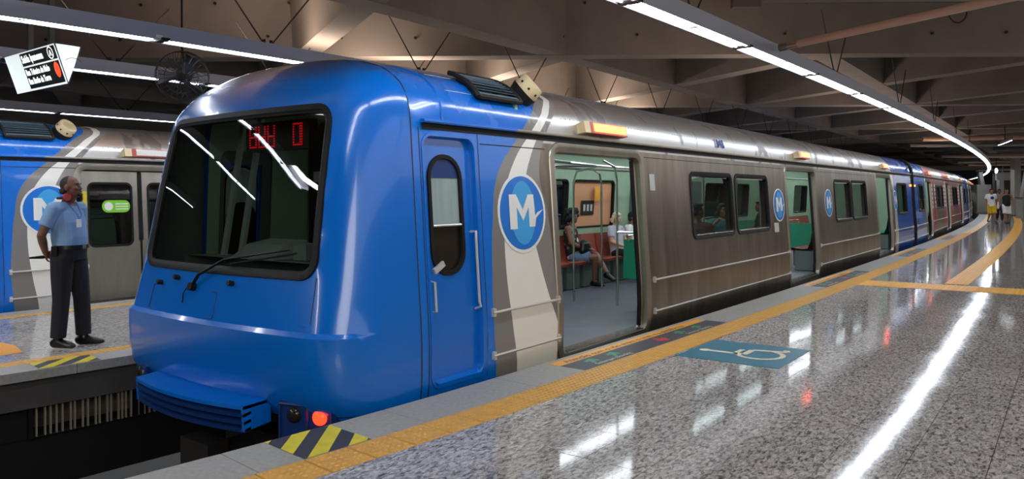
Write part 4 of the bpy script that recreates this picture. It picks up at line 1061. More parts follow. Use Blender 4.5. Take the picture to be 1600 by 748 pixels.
MB().add([sf(x, v, .003) for x, v in ((-.30, .40), (.70, .40), (.70, .95), (-.30, .95))], [(0, 3, 2, 1)]).build('text_panel', 'sign_black', sg)
def stext(s, x, v, size, sx=1.): text_mesh(s, size, 'sign_text', 'sign_lettering', lambda a, b: sf(x + a, v - b / FH, .006), sg, sx=sx, bold=.004)
stext('Saída Ipanema', -.27, .27, .125, .86); stext('Rua Teixeira de Melo', -.27, .60, .105, .74); stext('Rua Barão da Torre', -.27, .83, .105, .74)
ring = MB(); ring.rings([[sf(.56 + r * math.cos(t), .19 + r * math.sin(t) / FH, .006) for t in (2 * PI * i / 24 for i in range(24))] for r in (.062, .075)], True); ring.build('sign_ring', 'sign_text', sg)
stext('A', .53, .26, .09)
dc = MB(); dc.add([sf(.60 + .07 * math.cos(t), .62 + .095 * math.sin(t) / FH * 1.0, .006) for t in (2 * PI * i / 20 for i in range(20))], [tuple(range(20))]); dc.build('sign_disc', 'sign_red', sg)
for x in (-.35, .28): MB().box((x - .035, -.03, .46), (x + .035, .03, 1.25)).build('hanger_post', 'trim_grey', sg)
# ================================================================== caged fan
fan = thing('cage_fan', 'black wire cage fan hanging beside the strip lamp of the left platform', 'fan', (-8.72, 4.95, 3.02))
ax = Vector((.75, -.55, -.25)).normalized(); ex = ax.cross(Vector((0, 0, 1))).normalized(); ey = ax.cross(ex)
for k in range(26):
    t = 2 * PI * k / 26; d = ex * math.cos(t) + ey * math.sin(t); d2 = ex * math.cos(t + .35) + ey * math.sin(t + .35)
    MB().tube([ax * .10 + d * .06, ax * .09 + d2 * .19, ax * .03 + d2 * .30, ax * -.10 + d * .30, ax * -.16 + d2 * .17, ax * -.17 + d * .08], .0045, 4).build('cage_wire', 'black', fan)
for r, h in ((.30, .03), (.30, -.10), (.19, .09), (.06, .10)):
    MB().tube([ax * h + (ex * math.cos(t) + ey * math.sin(t)) * r for t in (2 * PI * i / 24 for i in range(24))], .006, 4, True).build('cage_ring', 'black', fan)
MB().tube([ax * -.34, ax * -.33, ax * -.17, ax * -.14], [.05, .10, .10, .05], 14).build('motor', 'black', fan)
for k in range(3):
    t = k * 2 * PI / 3; d = ex * math.cos(t) + ey * math.sin(t); e = ax.cross(d)
    MB().add([ax * -.03 + d * .04 - e * .03, ax * .02 + d * .04 + e * .03, ax * .03 + d * .27 + e * .10, ax * -.04 + d * .27 - e * .07], [(0, 1, 2, 3)]).build('fan_blade', 'black', fan)
MB().tube([(0, 0, 1.2), (0, .0, .36), ax * -.26 + Vector((0, 0, .12))], .014, 6).build('hanger_rod', 'black', fan)
# ================================================================== pipe, cable, floodlight
pp = thing('brace_pipe', 'long salmon coloured pipe running from the strip lamp to the upper right', 'pipe')
A = dl(9.45, 3.47, 3.40); B = dl(4.72, 6.77, 3.54)
MB().tube([A, B], .048, 12).build('tube', 'pipe', pp, smooth=40); MB().tube([A - (B - A).normalized() * .12, A + (B - A).normalized() * .14], .05, 8).build('bracket', 'trim_grey', pp)
cb = dl(12.9, 0, 0)
o = MB(); q = dl(13.1, 7.75, 4.70); o.tube([tuple(q + _R * .16 * math.cos(t) + Vector((0, 0, .20 * math.sin(t)))) for t in frange(-PI - .2, .2, .25)], .014, 6); tag(o.build('cable_loop', 'black'), 'black cable loop hanging by the ceiling beam at upper right', 'cable')
cr = thing('conduit', 'pale conduit tray along the beam face at the top right', 'conduit')
a, b = dl(13.55, 4.2, 5.02), dl(13.55, 10.5, 5.02); MB().tube([a, b], .05, 6).build('tray', 'trim_grey', cr); MB().obox(dl(13.5, 4.2, 4.98), _R * .25, _F * .08, (0, 0, .10)).build('junction_box', 'trim_grey', cr)
fl = thing('floodlight', 'small white floodlight on the far ceiling at right', 'light', dl(30, 19.6, 3.62))
MB().obox((0, 0, 0), _R * .26 + Vector((0, 0, .10)), _F * .08, (0, 0, .06)).build('head', 'trim_grey', fl)
M['flood'] = emission('flood', (240, 248, 255), 9); MB().obox((0, 0, -.07), _R * .24 + Vector((0, 0, .09)), _F * .06, (0, 0, .012)).build('lens', 'flood', fl); MB().tube([(0, 0, 0), (0, 0, .6)], .02, 5).build('stem', 'black', fl)
PIPE_L = ['salmon ceiling pipe at right, nearest and highest of the far pipes', 'pale ceiling pipe right behind the nearest salmon pipe', 'pale ceiling pipe third from the front at the far right', 'salmon ceiling pipe in the middle of the far pipes',
          'pale ceiling pipe just beyond the middle salmon pipe', 'pale ceiling pipe over the heads of the far walkers, sixth from the front', 'salmon ceiling pipe farthest of the salmon ones', 'lowest and farthest pale ceiling pipe above the far columns']
# far roof purlins and pipes beyond the beams
for k, (d, l0, l1, z, r) in enumerate(((34, 18.5, 26, 4.05, .10), (37, 19.5, 29, 3.9, .08), (40, 22., 31, 4.0, .10), (44, 25., 33, 3.75, .09), (47, 28., 36, 3.9, .10), (50, 29.5, 38, 3.55, .08), (53, 32, 42, 3.6, .10), (57, 35, 44, 3.3, .08))):
    o = MB().tube([dl(d, l0, z + (k % 3 - 1) * .05), dl(d + (1.5 if k % 2 else -.5), l1, z + .12 * (k % 3))], r, 8).build('roof_pipe', 'pipe' if k % 3 == 0 else 'column')
    tag(o, PIPE_L[k], 'pipe', 'far ceiling pipes')
# far columns and barriers at the end of the platform
def far_at(u, d): return dl(d, (u - 800) / FPX * d, 0)
def column(u, d, w, z1, label, lean=0., m='column'):
    p = far_at(u, d); q = p + _R * lean; t = thing('column', label, 'column', p)
    v = _R * w / 2; e = _F * w / 2; rs = []
    for z, c in ((0, Vector()), (z1 * .5, _R * lean * .5), (z1, _R * lean)):
        rs.append([tuple(c + v * a + e * b + Vector((0, 0, z))) for a, b in ((-1, -1), (1, -1), (1, 1), (-1, 1))])
    MB().rings(rs, True, True, True).build('shaft', m, t); MB().obox((0, 0, .06), v * 1.5, e * 1.5, (0, 0, .06)).build('foot', 'trim_grey', t)
    return t
column(1531, 57, 1.05, 2.2, 'broad white panel post beside the far train end')
column(1587, 50, .42, 4.2, 'upright grey column behind the black vest walker')
column(1592.5, 49, .28, 4.1, 'leaning grey brace next to the far upright column', .75)
column(1563, 56, .34, 3.0, 'slim pale column between the two walkers')
column(1541, 58, .30, 3.2, 'slim leaning post at left of the white shirt walker', -.5)
box = thing('ticket_box', 'pale grey cabinet at the right edge by the far columns', 'cabinet', far_at(1600, 46))
MB().obox((0, 0, .62), _R * .30, _F * .3, (0, 0, .62)).build('body', 'column', box); MB().obox((0, 0, 1.27), _R * .34, _F * .34, (0, 0, .03)).build('top', 'trim_grey', box); MB().obox(tuple(-_F * .31 + Vector((0, 0, .7))), _R * .2, _F * .012, (0, 0, .3)).build('door', 'trim_grey', box)
sgn = thing('far_sign', 'small pale hanging panel above the far end of the platform', 'sign', far_at(1567, 54) + Vector((0, 0, 2.75)))
MB().obox((0, 0, 0), _R * .5, _F * .08, (0, 0, .28)).build('panel', 'column', sgn); MB().tube([(0, 0, .2), (0, 0, 1.5)], .04, 5).build('stem', 'trim_grey', sgn)
lamp = thing('globe_lamp', 'small white globe lamp beneath the far ceiling', 'light', far_at(1557, 49) + Vector((0, 0, 3.0)))
o = MB(); o.tube([(0, 0, -.16), (0, 0, -.12), (0, 0, 0), (0, 0, .12), (0, 0, .16)], [.015, .06, .085, .06, .015], 10); o.build('globe', 'flood', lamp); MB().tube([(0, 0, .15), (0, 0, 1.2)], .015, 5).build('stem', 'black', lamp)

# ================================================================== floor decals
def decal_pt(y, off, z=.004): return tuple(on_edge(y, off, z))
def boarding_mat(y0, y1, label, text=True):
    t = thing('floor_decal', label, 'decal', (0, 0, 0), 0, None)
    ys = frange(y0, y1, .3)
    def sheet(o0, o1, z0, z1, m, name, ya=y0, yb=y1):
        mb = MB(); mb.rings([[decal_pt(y, o0, z0), decal_pt(y, o1, z0), decal_pt(y, o1, z1), decal_pt(y, o0, z1)] for y in frange(ya, yb, .3)], True, True, True); return mb.build(name, m, t)
    sheet(.19, .455, .001, .0028, 'asphalt', 'dark_band'); sheet(.06, .19, .001, .0028, 'orange', 'orange_band')
    L = y1 - y0
    if text:
        text_mesh('Atenção com o vão entre o trem e a plataforma', .125, 'asphalt', 'caution_lettering', lambda a, b: decal_pt(y0 + .14 + a, .165 - b * .82, .0036), t, sx=(L - .3) / 2.83, bold=.002)
    def arrow(y, o, sgn, m, s=.12):
        mb = MB(); P = [(-1, -.25), (-.1, -.25), (-.5, -.8), (.1, -.8), (.9, 0), (.1, .8), (-.5, .8), (-.1, .25), (-1, .25)]
        # pointing towards (-offset) for boarding, (+offset) for leaving, tilted along the edge
        V = []
        for a, b in P:
            ang = .5 if sgn > 0 else .25
            ca, sa = math.cos(ang), math.sin(ang); x, z = a * ca - b * sa, a * sa + b * ca
            V.append(decal_pt(y + (z * s * 1.0), o - sgn * x * s * .75, .0036))
        tr = geometry.tessellate_polygon([[Vector((a, b, 0)) for a, b in P]]); mb.add(V, [tuple(q) for q in tr]); mb.build('arrow', m, t)
    arrow(y0 + .36, .29, 1, 'green', .105); arrow(y0 + .74, .29, 1, 'green', .105); arrow(y0 + L * .54, .33, -1, 'red', .125); arrow(y1 - .95, .29, 1, 'green', .105); arrow(y1 - .5, .29, 1, 'green', .105)
    for yy in (y0 + .27, y1 - .98):
        text_mesh('Embarque | Boarding', .085, 'ivory', 'boarding_lettering', lambda a, b: decal_pt(yy + a, .425 - b * .85, .0036), t, sx=.86)
    return t
boarding_mat(5.73, 8.86, 'boarding decal with arrows and caution text below the first open door')
boarding_mat(13.15, 16.3, 'boarding decal below the second open door, past the wheelchair mark')
boarding_mat(20.7, 23.8, 'boarding decal below the third door, beside the far yellow crossing')
boarding_mat(29.0, 32.0, 'faded boarding decal beside the advert banded second car')
# wheelchair mark
wc = thing('floor_decal', 'teal square floor decal with a white wheelchair symbol', 'decal', (-2.615, 7.23, 0))
MB().box((-.49, -.49, .0), (.49, .49, .004)).build('teal_sheet', 'teal', wc)
def wpt(x, y, z=.0055): return (y * 1.0, x, z)      # symbol: x along +y of the world (away), y towards +x
sy = MB()
def flat_line(P, w):
    for a, b in zip(P, P[1:]):
        a, b = Vector(a), Vector(b); d = (b - a).normalized(); n = Vector((-d.y, d.x)) * w / 2
        sy.add([wpt(*(a + n)), wpt(*(b + n)), wpt(*(b - n)), wpt(*(a - n))], [(0, 1, 2, 3)])
def SYM(px, py):   # symbol drawn upright in (right, up) coordinates, head up = towards the train (-x)
    return (px, -py)
def disc2(c, r): sy.add([wpt(*(Vector(SYM(*c)) + Vector((r * math.cos(t), r * math.sin(t))))) for t in (2 * PI * i / 18 for i in range(18))], [tuple(range(18))])
disc2((-.08, .36), .055)
flat_line([SYM(-.08, .31), SYM(-.07, -.02)], .065)
flat_line([SYM(-.09, .06), SYM(.14, .06)], .05)
flat_line([SYM(-.08, -.03), SYM(.17, -.03), SYM(.25, -.34), SYM(.33, -.31)], .06)
flat_line([SYM(-.11 + .0, .04)] + [SYM(.0 + .21 * math.cos(t), -.16 + .21 * math.sin(t)) for t in frange(2.1, 5.95, .22)], .05)
sy.build('wheelchair_symbol', 'ivory', wc)
# hazard stripes
def hazard(name, label, f, y0, y1, o0, o1, c0, sx=1):
    t = thing(name, label, 'decal')
    L = y1 - y0; W = o1 - o0
    mb = MB(); mb.add([f(y0, o0, .0025), f(y1, o0, .0025), f(y1, o1, .0025), f(y0, o1, .0025)], [(0, 1, 2, 3)]); mb.build('dark_sheet', 'asphalt', t)
    for k in range(-1, 4):
        P = [(y0, o0), (y1, o0), (y1, o1), (y0, o1)]; a = c0 + k * .285
        for sgn, lim in ((1, a), (-1, a + .14)):
            Q = []
            for i in range(len(P)):
                p, q = P[i], P[(i + 1) % len(P)]; fp = sgn * (p[0] + sx * p[1] - lim); fq = sgn * (q[0] + sx * q[1] - lim)
                if fp >= 0: Q.append(p)
                if fp * fq < 0: r = fp / (fp - fq); Q.append((p[0] + (q[0] - p[0]) * r, p[1] + (q[1] - p[1]) * r))
            P = Q
            if len(P) < 3: break
        if len(P) >= 3: MB().add([f(a_, b_, .004) for a_, b_ in P], [tuple(range(len(P)))]).build('yellow_stripe', 'yellow', t)
    return t
hazard('hazard_decal', 'yellow and black striped decal at the near platform edge by the tail lamp', lambda y, o, z: decal_pt(y, o, z), 2.86, 3.34, .005, .465, 3.06)
hazard('hazard_decal', 'striped decal on the left platform edge in front of the guard', lambda y, o, z: tuple(on_left(y, o, z)), 2.9, 3.42, .02, .36, 2.85, -1)
ar = thing('floor_decal', 'orange arrow decal on the floor at the left edge near the guard', 'decal')
MB().add([(-9.3, 3.2, .002), (-8.98, 3.22, .002), (-8.5, 3.12, .002), (-8.5, 2.86, .002), (-9.1, 2.86, .002)], [(0, 4, 3, 2, 1)]).build('arrow_sheet', 'orange', ar)

# ================================================================== people
def remesh_obj(name, mb, material, parent, voxel, smooth=4):
    me = bpy.data.meshes.new('tmp'); me.from_pydata(mb.v, [], mb.f); me.update()
    o = bpy.data.objects.new('tmp', me); COL.objects.link(o)
    r = o.modifiers.new('r', 'REMESH'); r.mode = 'VOXEL'; r.voxel_size = voxel
    s = o.modifiers.new('s', 'SMOOTH'); s.factor = .5; s.iterations = smooth
    dg = bpy.context.evaluated_depsgraph_get(); m2 = bpy.data.meshes.new_from_object(o.evaluated_get(dg))
    bpy.data.objects.remove(o); bpy.data.meshes.remove(me); m2.name = name; m2.materials.clear()
    return link(name, m2, material, parent, smooth=180)
class Blob(MB):
    def ball(s, c, r, rot=None, n=12):
        c = Vector(c); r = (r, r, r) if isinstance(r, (int, float)) else r; rs = []
        for i in range(1, n):
            t = PI * i / n; ring = []
            for k in range(2 * n):
                a = PI * k / n; v = Vector((r[0] * math.sin(t) * math.cos(a), r[1] * math.sin(t) * math.sin(a), -r[2] * math.cos(t)))
                if rot is not None: v = rot @ v
                ring.append(c + v)
            rs.append(ring)
        return s.rings(rs, True, True, True)
    def cap(s, a, b, ra, rb, flat=False):
        a, b = Vector(a), Vector(b); s.tube([a, b], [ra, rb], 14)
        if not flat: s.ball(a, ra, n=7); s.ball(b, rb, n=7)
        return s
    def chain(s, P, R, flat_end=False):
        for i in range(len(P) - 1): s.tube([P[i], P[i + 1]], [R[i], R[i + 1]], 14)
        for i, p in enumerate(P):
            if not (flat_end and i == len(P) - 1): s.ball(p, R[i] * .995, n=7)
        return s
    def loft(s, C, AB, right):
        right = Vector(right); rs = []
        for i, c in enumerate(C):
            c = Vector(c); a = Vector(C[max(0, i - 1)]); b = Vector(C[min(len(C) - 1, i + 1)]); t = (b - a).normalized()
            r = (right - t * right.dot(t)).normalized(); f = t.cross(r)
            rs.append([c + r * AB[i][0] * math.cos(x) + f * AB[i][1] * math.sin(x) for x in (2 * PI * k / 20 for k in range(20))])
        return s.rings(rs, True, True, True)
def hand(b, wrist, d, palm_n, s=1., curl=.6, thumb=1):
    """palm with five separate bent fingers; d = finger direction, palm_n = the way the palm faces"""
    d = Vector(d).normalized(); pn = Vector(palm_n); pn = (pn - d * pn.dot(d)).normalized(); x = d.cross(pn) * thumb; w = Vector(wrist)
    b.ball(w + d * .045 * s, 1.0 * s, rot=Matrix((tuple(x * .04), tuple(d * .052), tuple(pn * .016))).transposed(), n=8)
    for k, (o, L) in enumerate(((.030, .068), (.011, .078), (-.009, .073), (-.028, .058))):
        p = w + d * .085 * s + x * o * s; q = p + (d * math.cos(curl * .4) + pn * math.sin(curl * .4)) * L * .45 * s
        r = q + (d * math.cos(curl * 1.2) + pn * math.sin(curl * 1.2)) * L * .32 * s; e = r + (d * math.cos(curl * 1.9) + pn * math.sin(curl * 1.9)) * L * .24 * s
        b.chain([p - d * .03 * s, p, q, r, e], [.010 * s, .010 * s, .009 * s, .0085 * s, .0075 * s])
    p = w + d * .03 * s + x * .032 * s; q = p + (d * .6 + x * .7 + pn * .3).normalized() * .035 * s; r = q + (d * .9 + x * .25 + pn * .4).normalized() * .032 * s
    b.chain([w + d * .02 * s + x * .015 * s, p, q, r], [.014 * s, .012 * s, .0105 * s, .009 * s])
def rotz(a): return Matrix.Rotation(a, 3, 'Z')
def person(name, label, loc, rz, J, skin, voxel=.011, hair=None, hair_style='short', top=None, top_mat=None, legs_mat=None, legs_to=1.0, sleeve=.55, shoes='black_leather', female=False, face=True, hands=((0, -.3), (0, -.3)), extra=None):
    """J: joint positions in the person's own frame (x right, y forward, z up)"""
    t = thing(name, label, 'person', loc, rz)
    V = {k: Vector(v) for k, v in J.items() if isinstance(v, tuple)}
    yaw, pitch = J.get('yaw', 0.), J.get('pitch', 0.)
    HR = Matrix.Rotation(yaw, 3, 'Z') @ Matrix.Rotation(pitch, 3, 'X')
    b = Blob(); hd = V['head']; H = lambda x, y, z: hd + HR @ Vector((x, y, z))
    pel, che, nek = V['pelvis'], V['chest'], V['neck']; rt = (V['shR'] - V['shL']).normalized(); hipr = (V['hipR'] - V['hipL']).normalized()
    fw = Vector((0, 0, 1)).cross(rt)
    wf = 1.0; sw = (V['shR'] - V['shL']).length / 2
    waist = pel.lerp(che, .5)
    tor_c = [pel + (pel - che).normalized() * .08, pel, waist, che, che.lerp(nek, .45), che.lerp(nek, .78), nek]
    bel = J.get('belly', .0)
    tor_r = [(.13, .10), (.165, .118), (.148, .112 + bel), (.165, .122 + bel * .5), (.160, .110), (.11, .082), (.058, .060)]
    b.loft(tor_c, tor_r, rt)
    b.chain([V['shL'], V['shR']], [.062, .062])
    b.chain([nek - Vector((0, 0, .03)), H(0, -.012, -.075)], [.060, .056])
    # head: skull, face, jaw, nose, brow, lips, ears
    b.ball(H(0, -.012, .022), 1.0, rot=HR @ Matrix.Diagonal((.076, .094, .094)))
    b.ball(H(0, .022, -.045), 1.0, rot=HR @ Matrix.Diagonal((.060, .068, .074)))
    b.ball(H(0, .060, -.095), 1.0, rot=HR @ Matrix.Diagonal((.032, .026, .022)))
    b.chain([H(0, .083, .012), H(0, .103, -.028)], [.010, .014]); b.ball(H(.013, .094, -.034), .010, n=6); b.ball(H(-.013, .094, -.034), .010, n=6)
    b.chain([H(-.034, .080, .022), H(.034, .080, .022)], [.012, .012])
    for s_ in (-1, 1):
        b.ball(H(.077 * s_, -.006, -.012), 1.0, rot=HR @ Matrix.Diagonal((.010, .020, .032)), n=8); b.ball(H(.038 * s_, .066, -.024), 1.0, rot=HR @ Matrix.Diagonal((.026, .020, .024)), n=8)
    b.chain([H(-.020, .088, -.062), H(.020, .088, -.062)], [.009, .009]); b.chain([H(-.017, .085, -.075), H(.017, .085, -.075)], [.010, .010])
    for s_, k in ((-1, 'L'), (1, 'R')):
        sh, el, wr = V['sh' + k], V['el' + k], V['wr' + k]
        b.chain([sh, sh.lerp(el, .5), el, el.lerp(wr, .35), wr], [.056, .050, .040, .042, .028])
        d = V.get('fd' + k, wr - el); pn = V.get('pn' + k, Vector((-s_, 0, 0))); hand(b, wr, d, pn, 1.0, J.get('curl' + k, .5), s_ * J.get('th', 1) * (1))
        hp, kn, an = V['hip' + k], V['kn' + k], V['an' + k]
        b.chain([hp, hp.lerp(kn, .5), kn, kn.lerp(an, .3), an], [.090, .078, .056, .056, .038])
        ft = V.get('ft' + k, Vector((0, 1, 0))).normalized(); to = an + ft * .15
        b.chain([an + Vector((0, 0, -.02)) - ft * .03, to + Vector((0, 0, -.055))], [.030, .020])
    bo = remesh_obj('body', b, skin, t, voxel, 3)
    if face:
        for s_ in (-1, 1):
            e = Blob(); e.ball(H(.030 * s_, .079, -.002), 1, rot=HR @ Matrix.Diagonal((.011, .006, .006)), n=8); e = e.build('eye', 'eye_white', t, smooth=60)
            p = Blob(); p.ball(H(.031 * s_, .0835, -.002), .0050, n=6); p.build('pupil', 'black', e)
            br = Blob(); br.chain([H(.014 * s_, .092, .024), H(.034 * s_, .089, .030), H(.052 * s_, .076, .022)], [.003, .0035, .002]); br.build('eyebrow', hair or 'black', t)
        m = Blob(); m.chain([H(-.020, .096, -.068), H(0, .099, -.067), H(.020, .096, -.068)], [.003, .004, .003]); m.build('mouth', 'lip', t)
    if hair:
        h = Blob()
        if hair_style == 'shaved':
            h.ball(H(0, -.020, .026), 1., rot=HR @ Matrix.Diagonal((.0775, .089, .092))); h.chain([H(-.055, -.06, -.04), H(.055, -.06, -.04)], [.035, .035])
        elif hair_style == 'short':
            h.ball(H(0, -.024, .034), 1., rot=HR @ Matrix.Diagonal((.084, .094, .096))); h.ball(H(0, .055, .098), 1., rot=HR @ Matrix.Diagonal((.06, .04, .026))); h.chain([H(-.05, -.065, -.03), H(.05, -.065, -.03)], [.045, .045])
        elif hair_style == 'afro':
            for i in range(26):
                a = i * 2.4; z = -.06 + .2 * ((i * 7) % 26) / 26; rr = .1 * math.sqrt(max(.05, 1 - ((z - .03) / .16) ** 2))
                x, y = rr * math.cos(a), rr * math.sin(a) - .035
                if y > .03 and z < .07: continue
                h.ball(H(x, y, z), .048, n=6)
            h.ball(H(0, -.03, .05), 1., rot=HR @ Matrix.Diagonal((.11, .11, .105)))
        elif hair_style == 'bob':
            h.ball(H(0, -.026, .036), 1., rot=HR @ Matrix.Diagonal((.09, .10, .10))); 
            for s_ in (-1, 1): h.chain([H(.080 * s_, -.01, .03), H(.086 * s_, -.015, -.075)], [.032, .026])
            h.chain([H(-.06, -.085, -.06), H(.06, -.085, -.06)], [.05, .05]); h.ball(H(0, .05, .095), 1., rot=HR @ Matrix.Diagonal((.065, .045, .03)))
        remesh_obj('hair', h, hair, t, max(.008, voxel * .8), 2)
    if top_mat:
        c = Blob(); lo = J.get('hem', .45)
        C = [pel.lerp(che, -lo)] + ([pel] if lo > 0 else []) + [waist, che, che.lerp(nek, .45), che.lerp(nek, .80)]
        c.loft(C, [(tor_r[1][0] + .022, tor_r[1][1] + .024)] + ([(tor_r[1][0] + .020, tor_r[1][1] + .022 + bel * .6)] if lo > 0 else []) + [ (tor_r[2][0] + .026, tor_r[2][1] + .022), (tor_r[3][0] + .020, tor_r[3][1] + .016), (tor_r[4][0] + .016, tor_r[4][1] + .016), (.105, .088)], rt)
        if sleeve > 0:
            c.chain([V['shL'], V['shR']], [.074, .074])
            for k in 'LR':
                sh, el, wr = V['sh' + k], V['el' + k], V['wr' + k]
                e = sh.lerp(el, min(1, sleeve / .55) if sleeve < .55 else 1.); P = [sh, sh.lerp(e, .5), e]; R_ = [.072, .070, .070]
                c.chain(P, R_, True)
                if sleeve > .9: c.chain([el, wr.lerp(el, .1)], [.056, .042], True)
        else:
            for k in 'LR': c.chain([che.lerp(V['sh' + k], .72) + Vector((0, 0, -.02)), V['sh' + k].lerp(nek, .35) + Vector((0, 0, .035))], [.05, .045])
        remesh_obj('shirt', c, top_mat, t, voxel, 3)
    if legs_mat:
        c = Blob()
        c.loft([pel + (che - pel).normalized() * .055, pel, pel - (che - pel).normalized() * .09], [(.172, .128 + bel * .4), (.182, .132), (.165, .12)], hipr)
        for k in 'LR':
            hp, kn, an = V['hip' + k], V['kn' + k], V['an' + k]
            if legs_to >= 1: c.chain([hp, hp.lerp(kn, .5), kn, kn.lerp(an, .5), an + (kn - an).normalized() * .02], [.112, .100, .082, .078, .074], True)
            else:
                e = hp.lerp(kn, min(1., legs_to * 2)); c.chain([hp, hp.lerp(e, .5), e], [.112, .108, .105], True)
        remesh_obj('trousers' if legs_to >= 1 else 'shorts', c, legs_mat, t, voxel, 3)
    if shoes:
        for k in 'LR':
            an = V['an' + k]; ft = V.get('ft' + k, Vector((0, 1, 0))).normalized(); c = Blob(); up = Vector((0, 0, 1)); base = an - up * .085
            sd = ft.cross(up).normalized()
            c.loft([base - ft * .075 + up * .035, base - ft * .05 + up * .045, base + ft * .03 + up * .045, base + ft * .12 + up * .034, base + ft * .185 + up * .026, base + ft * .205 + up * .022],
                   [(.034, .034), (.047, .048), (.050, .050), (.052, .036), (.043, .026), (.02, .014)], sd)
            c.chain([an - up * .0, base + up * .05], [.046, .048]); remesh_obj('shoe', c, shoes, t, max(.008, voxel * .8), 2)
    return t, H, V
M.update(
    skin_dark=mat('skin_dark', (112, 74, 54), .45), skin_mid=mat('skin_mid', (150, 104, 78), .5), skin_light=mat('skin_light', (206, 158, 130), .5),
    eye_white=mat('eye_white', (170, 158, 148), .5), lip=mat('lip', (120, 62, 56), .45),
    hair_black=mat('hair_black', (20, 17, 16), .7, bump=.4, bscale=60), hair_white=mat('hair_white', (216, 200, 170), .7, bump=.5, bscale=60), hair_shaved=mat('hair_shaved', (42, 30, 25), .7),
    shirt_blue=mat('shirt_blue', (126, 162, 200), .8, bump=.5, bscale=9), navy_cloth=mat('navy_cloth', (19, 20, 29), .8, bump=.5, bscale=8), black_leather=mat('black_leather', (16, 15, 15), .3),
    white_cloth=mat('white_cloth', (222, 222, 220), .85, bump=.4, bscale=10), black_cloth=mat('black_cloth', (24, 23, 25), .85), yellow_cloth=mat('yellow_cloth', (206, 172, 20), .8, bump=.3, bscale=10),
    denim=mat('denim', (92, 118, 150), .85), grey_cloth=mat('grey_cloth', (110, 106, 108), .85), teal_cloth=mat('teal_cloth', (40, 130, 134), .85), lilac=mat('pale_lilac', (180, 184, 196), .85), brown_cloth=mat('brown_cloth', (96, 74, 64), .85),
)
def floral():
    m = mat('floral', (26, 24, 30), .8); nt = m.node_tree; b = nt.nodes['Principled BSDF']
    tc = nt.nodes.new('ShaderNodeTexCoord'); v = nt.nodes.new('ShaderNodeTexVoronoi'); v.inputs['Scale'].default_value = 16; nt.links.new(tc.outputs['Object'], v.inputs['Vector'])
    lt = nt.nodes.new('ShaderNodeMath'); lt.operation = 'LESS_THAN'; lt.inputs[1].default_value = .5; nt.links.new(v.outputs['Distance'], lt.inputs[0])
    r = nt.nodes.new('ShaderNodeValToRGB'); r.color_ramp.interpolation = 'CONSTANT'; e = r.color_ramp.elements; e[0].color = lin((24, 22, 28)); e[1].position = .35; e[1].color = lin((206, 96, 96))
    for p, c in ((.55, (226, 200, 196)), (.75, (66, 130, 92)), (.88, (24, 22, 28))): x = e.new(p); x.color = lin(c)
    sx = nt.nodes.new('ShaderNodeSeparateColor'); nt.links.new(v.outputs['Color'], sx.inputs[0]); nt.links.new(sx.outputs[0], r.inputs[0])
    mx = nt.nodes.new('ShaderNodeMix'); mx.data_type = 'RGBA'; nt.links.new(lt.outputs[0], mx.inputs[0]); mx.inputs[6].default_value = lin((24, 22, 28)); nt.links.new(r.outputs[0], mx.inputs[7]); nt.links.new(mx.outputs[2], b.inputs['Base Color']); return m
M['floral'] = floral()
STAND = dict(pelvis=(0, 0, .97), chest=(0, -.01, 1.29), neck=(0, -.02, 1.51), head=(0, .02, 1.655), shL=(-.185, -.02, 1.44), shR=(.185, -.02, 1.44),
             hipL=(-.095, 0, .93), hipR=(.095, 0, .93), knL=(-.10, .02, .51), knR=(.10, .02, .51), anL=(-.11, -.01, .095), anR=(.11, -.01, .095),
             elL=(-.26, -.04, 1.16), elR=(.26, -.04, 1.16), wrL=(-.25, .04, .92), wrR=(.25, .04, .92))
def pose(**k): d = dict(STAND); d.update(k); return d
# ---- guard on the left platform, hands behind his back, facing right
gJ = pose(elR=(.27, -.09, 1.17), elL=(-.27, -.09, 1.17), wrR=(.09, -.195, .985), wrL=(-.08, -.20, 1.0), fdR=(-.8, -.1, -.35), fdL=(.8, -.1, -.3), pnR=(0, 1, -.2), pnL=(0, 1, -.2), curlR=1.3, curlL=1.1,
          anL=(-.12, .07, .095), anR=(.10, -.05, .095), knL=(-.105, .06, .51), knR=(.10, -.01, .51), ftL=(-.25, 1, 0), ftR=(.1, 1, 0), yaw=.12, pitch=.10, belly=.03, hem=-.14, pelvis=(0, .02, .99), head=(0, .03, 1.665))
g, H, V = person('person', 'guard in pale blue shirt with red headphones round the neck, hands behind back', (-8.41, 3.52, 0), -1.08, gJ, 'skin_dark', .0075, 'hair_shaved', 'shaved', 'shirt', 'shirt_blue', 'navy_cloth', 1., .36, 'black_leather')
hp = MB(); nk = V['neck']; P = [nk + Vector((.088 * math.sin(a), -.01 - .072 * math.cos(a), .035 + .03 * (1 - math.cos(a)) * .3)) for a in frange(-2.2, 2.2, .25)]
hp.tube(P, .011, 6); hpo = hp.build('headphones', 'black', g)
for s_ in (-1, 1):
    c = nk + Vector((.085 * s_, .075, .045)); d = Vector((.75 * s_, .6, .1)).normalized()
    MB().tube([c - d * .025, c - d * .02, c + d * .012], [.035, .047, .045], 14).build('ear_cup', 'black', hpo); M.setdefault('gloss_red', mat('gloss_red', (140, 10, 14), .35, spec=.3)); MB().tube([c + d * .012, c + d * .026, c + d * .028], [.046, .036, .002], 14).build('cup_shell', 'gloss_red', hpo)
ch = V['chest']; bd = MB(); bd.obox(ch + Vector((.045, .165, .0)), (.028, -.004, 0), (0, .003, .001), (0, -.002, .042)); badge = bd.build('badge', 'white', g)
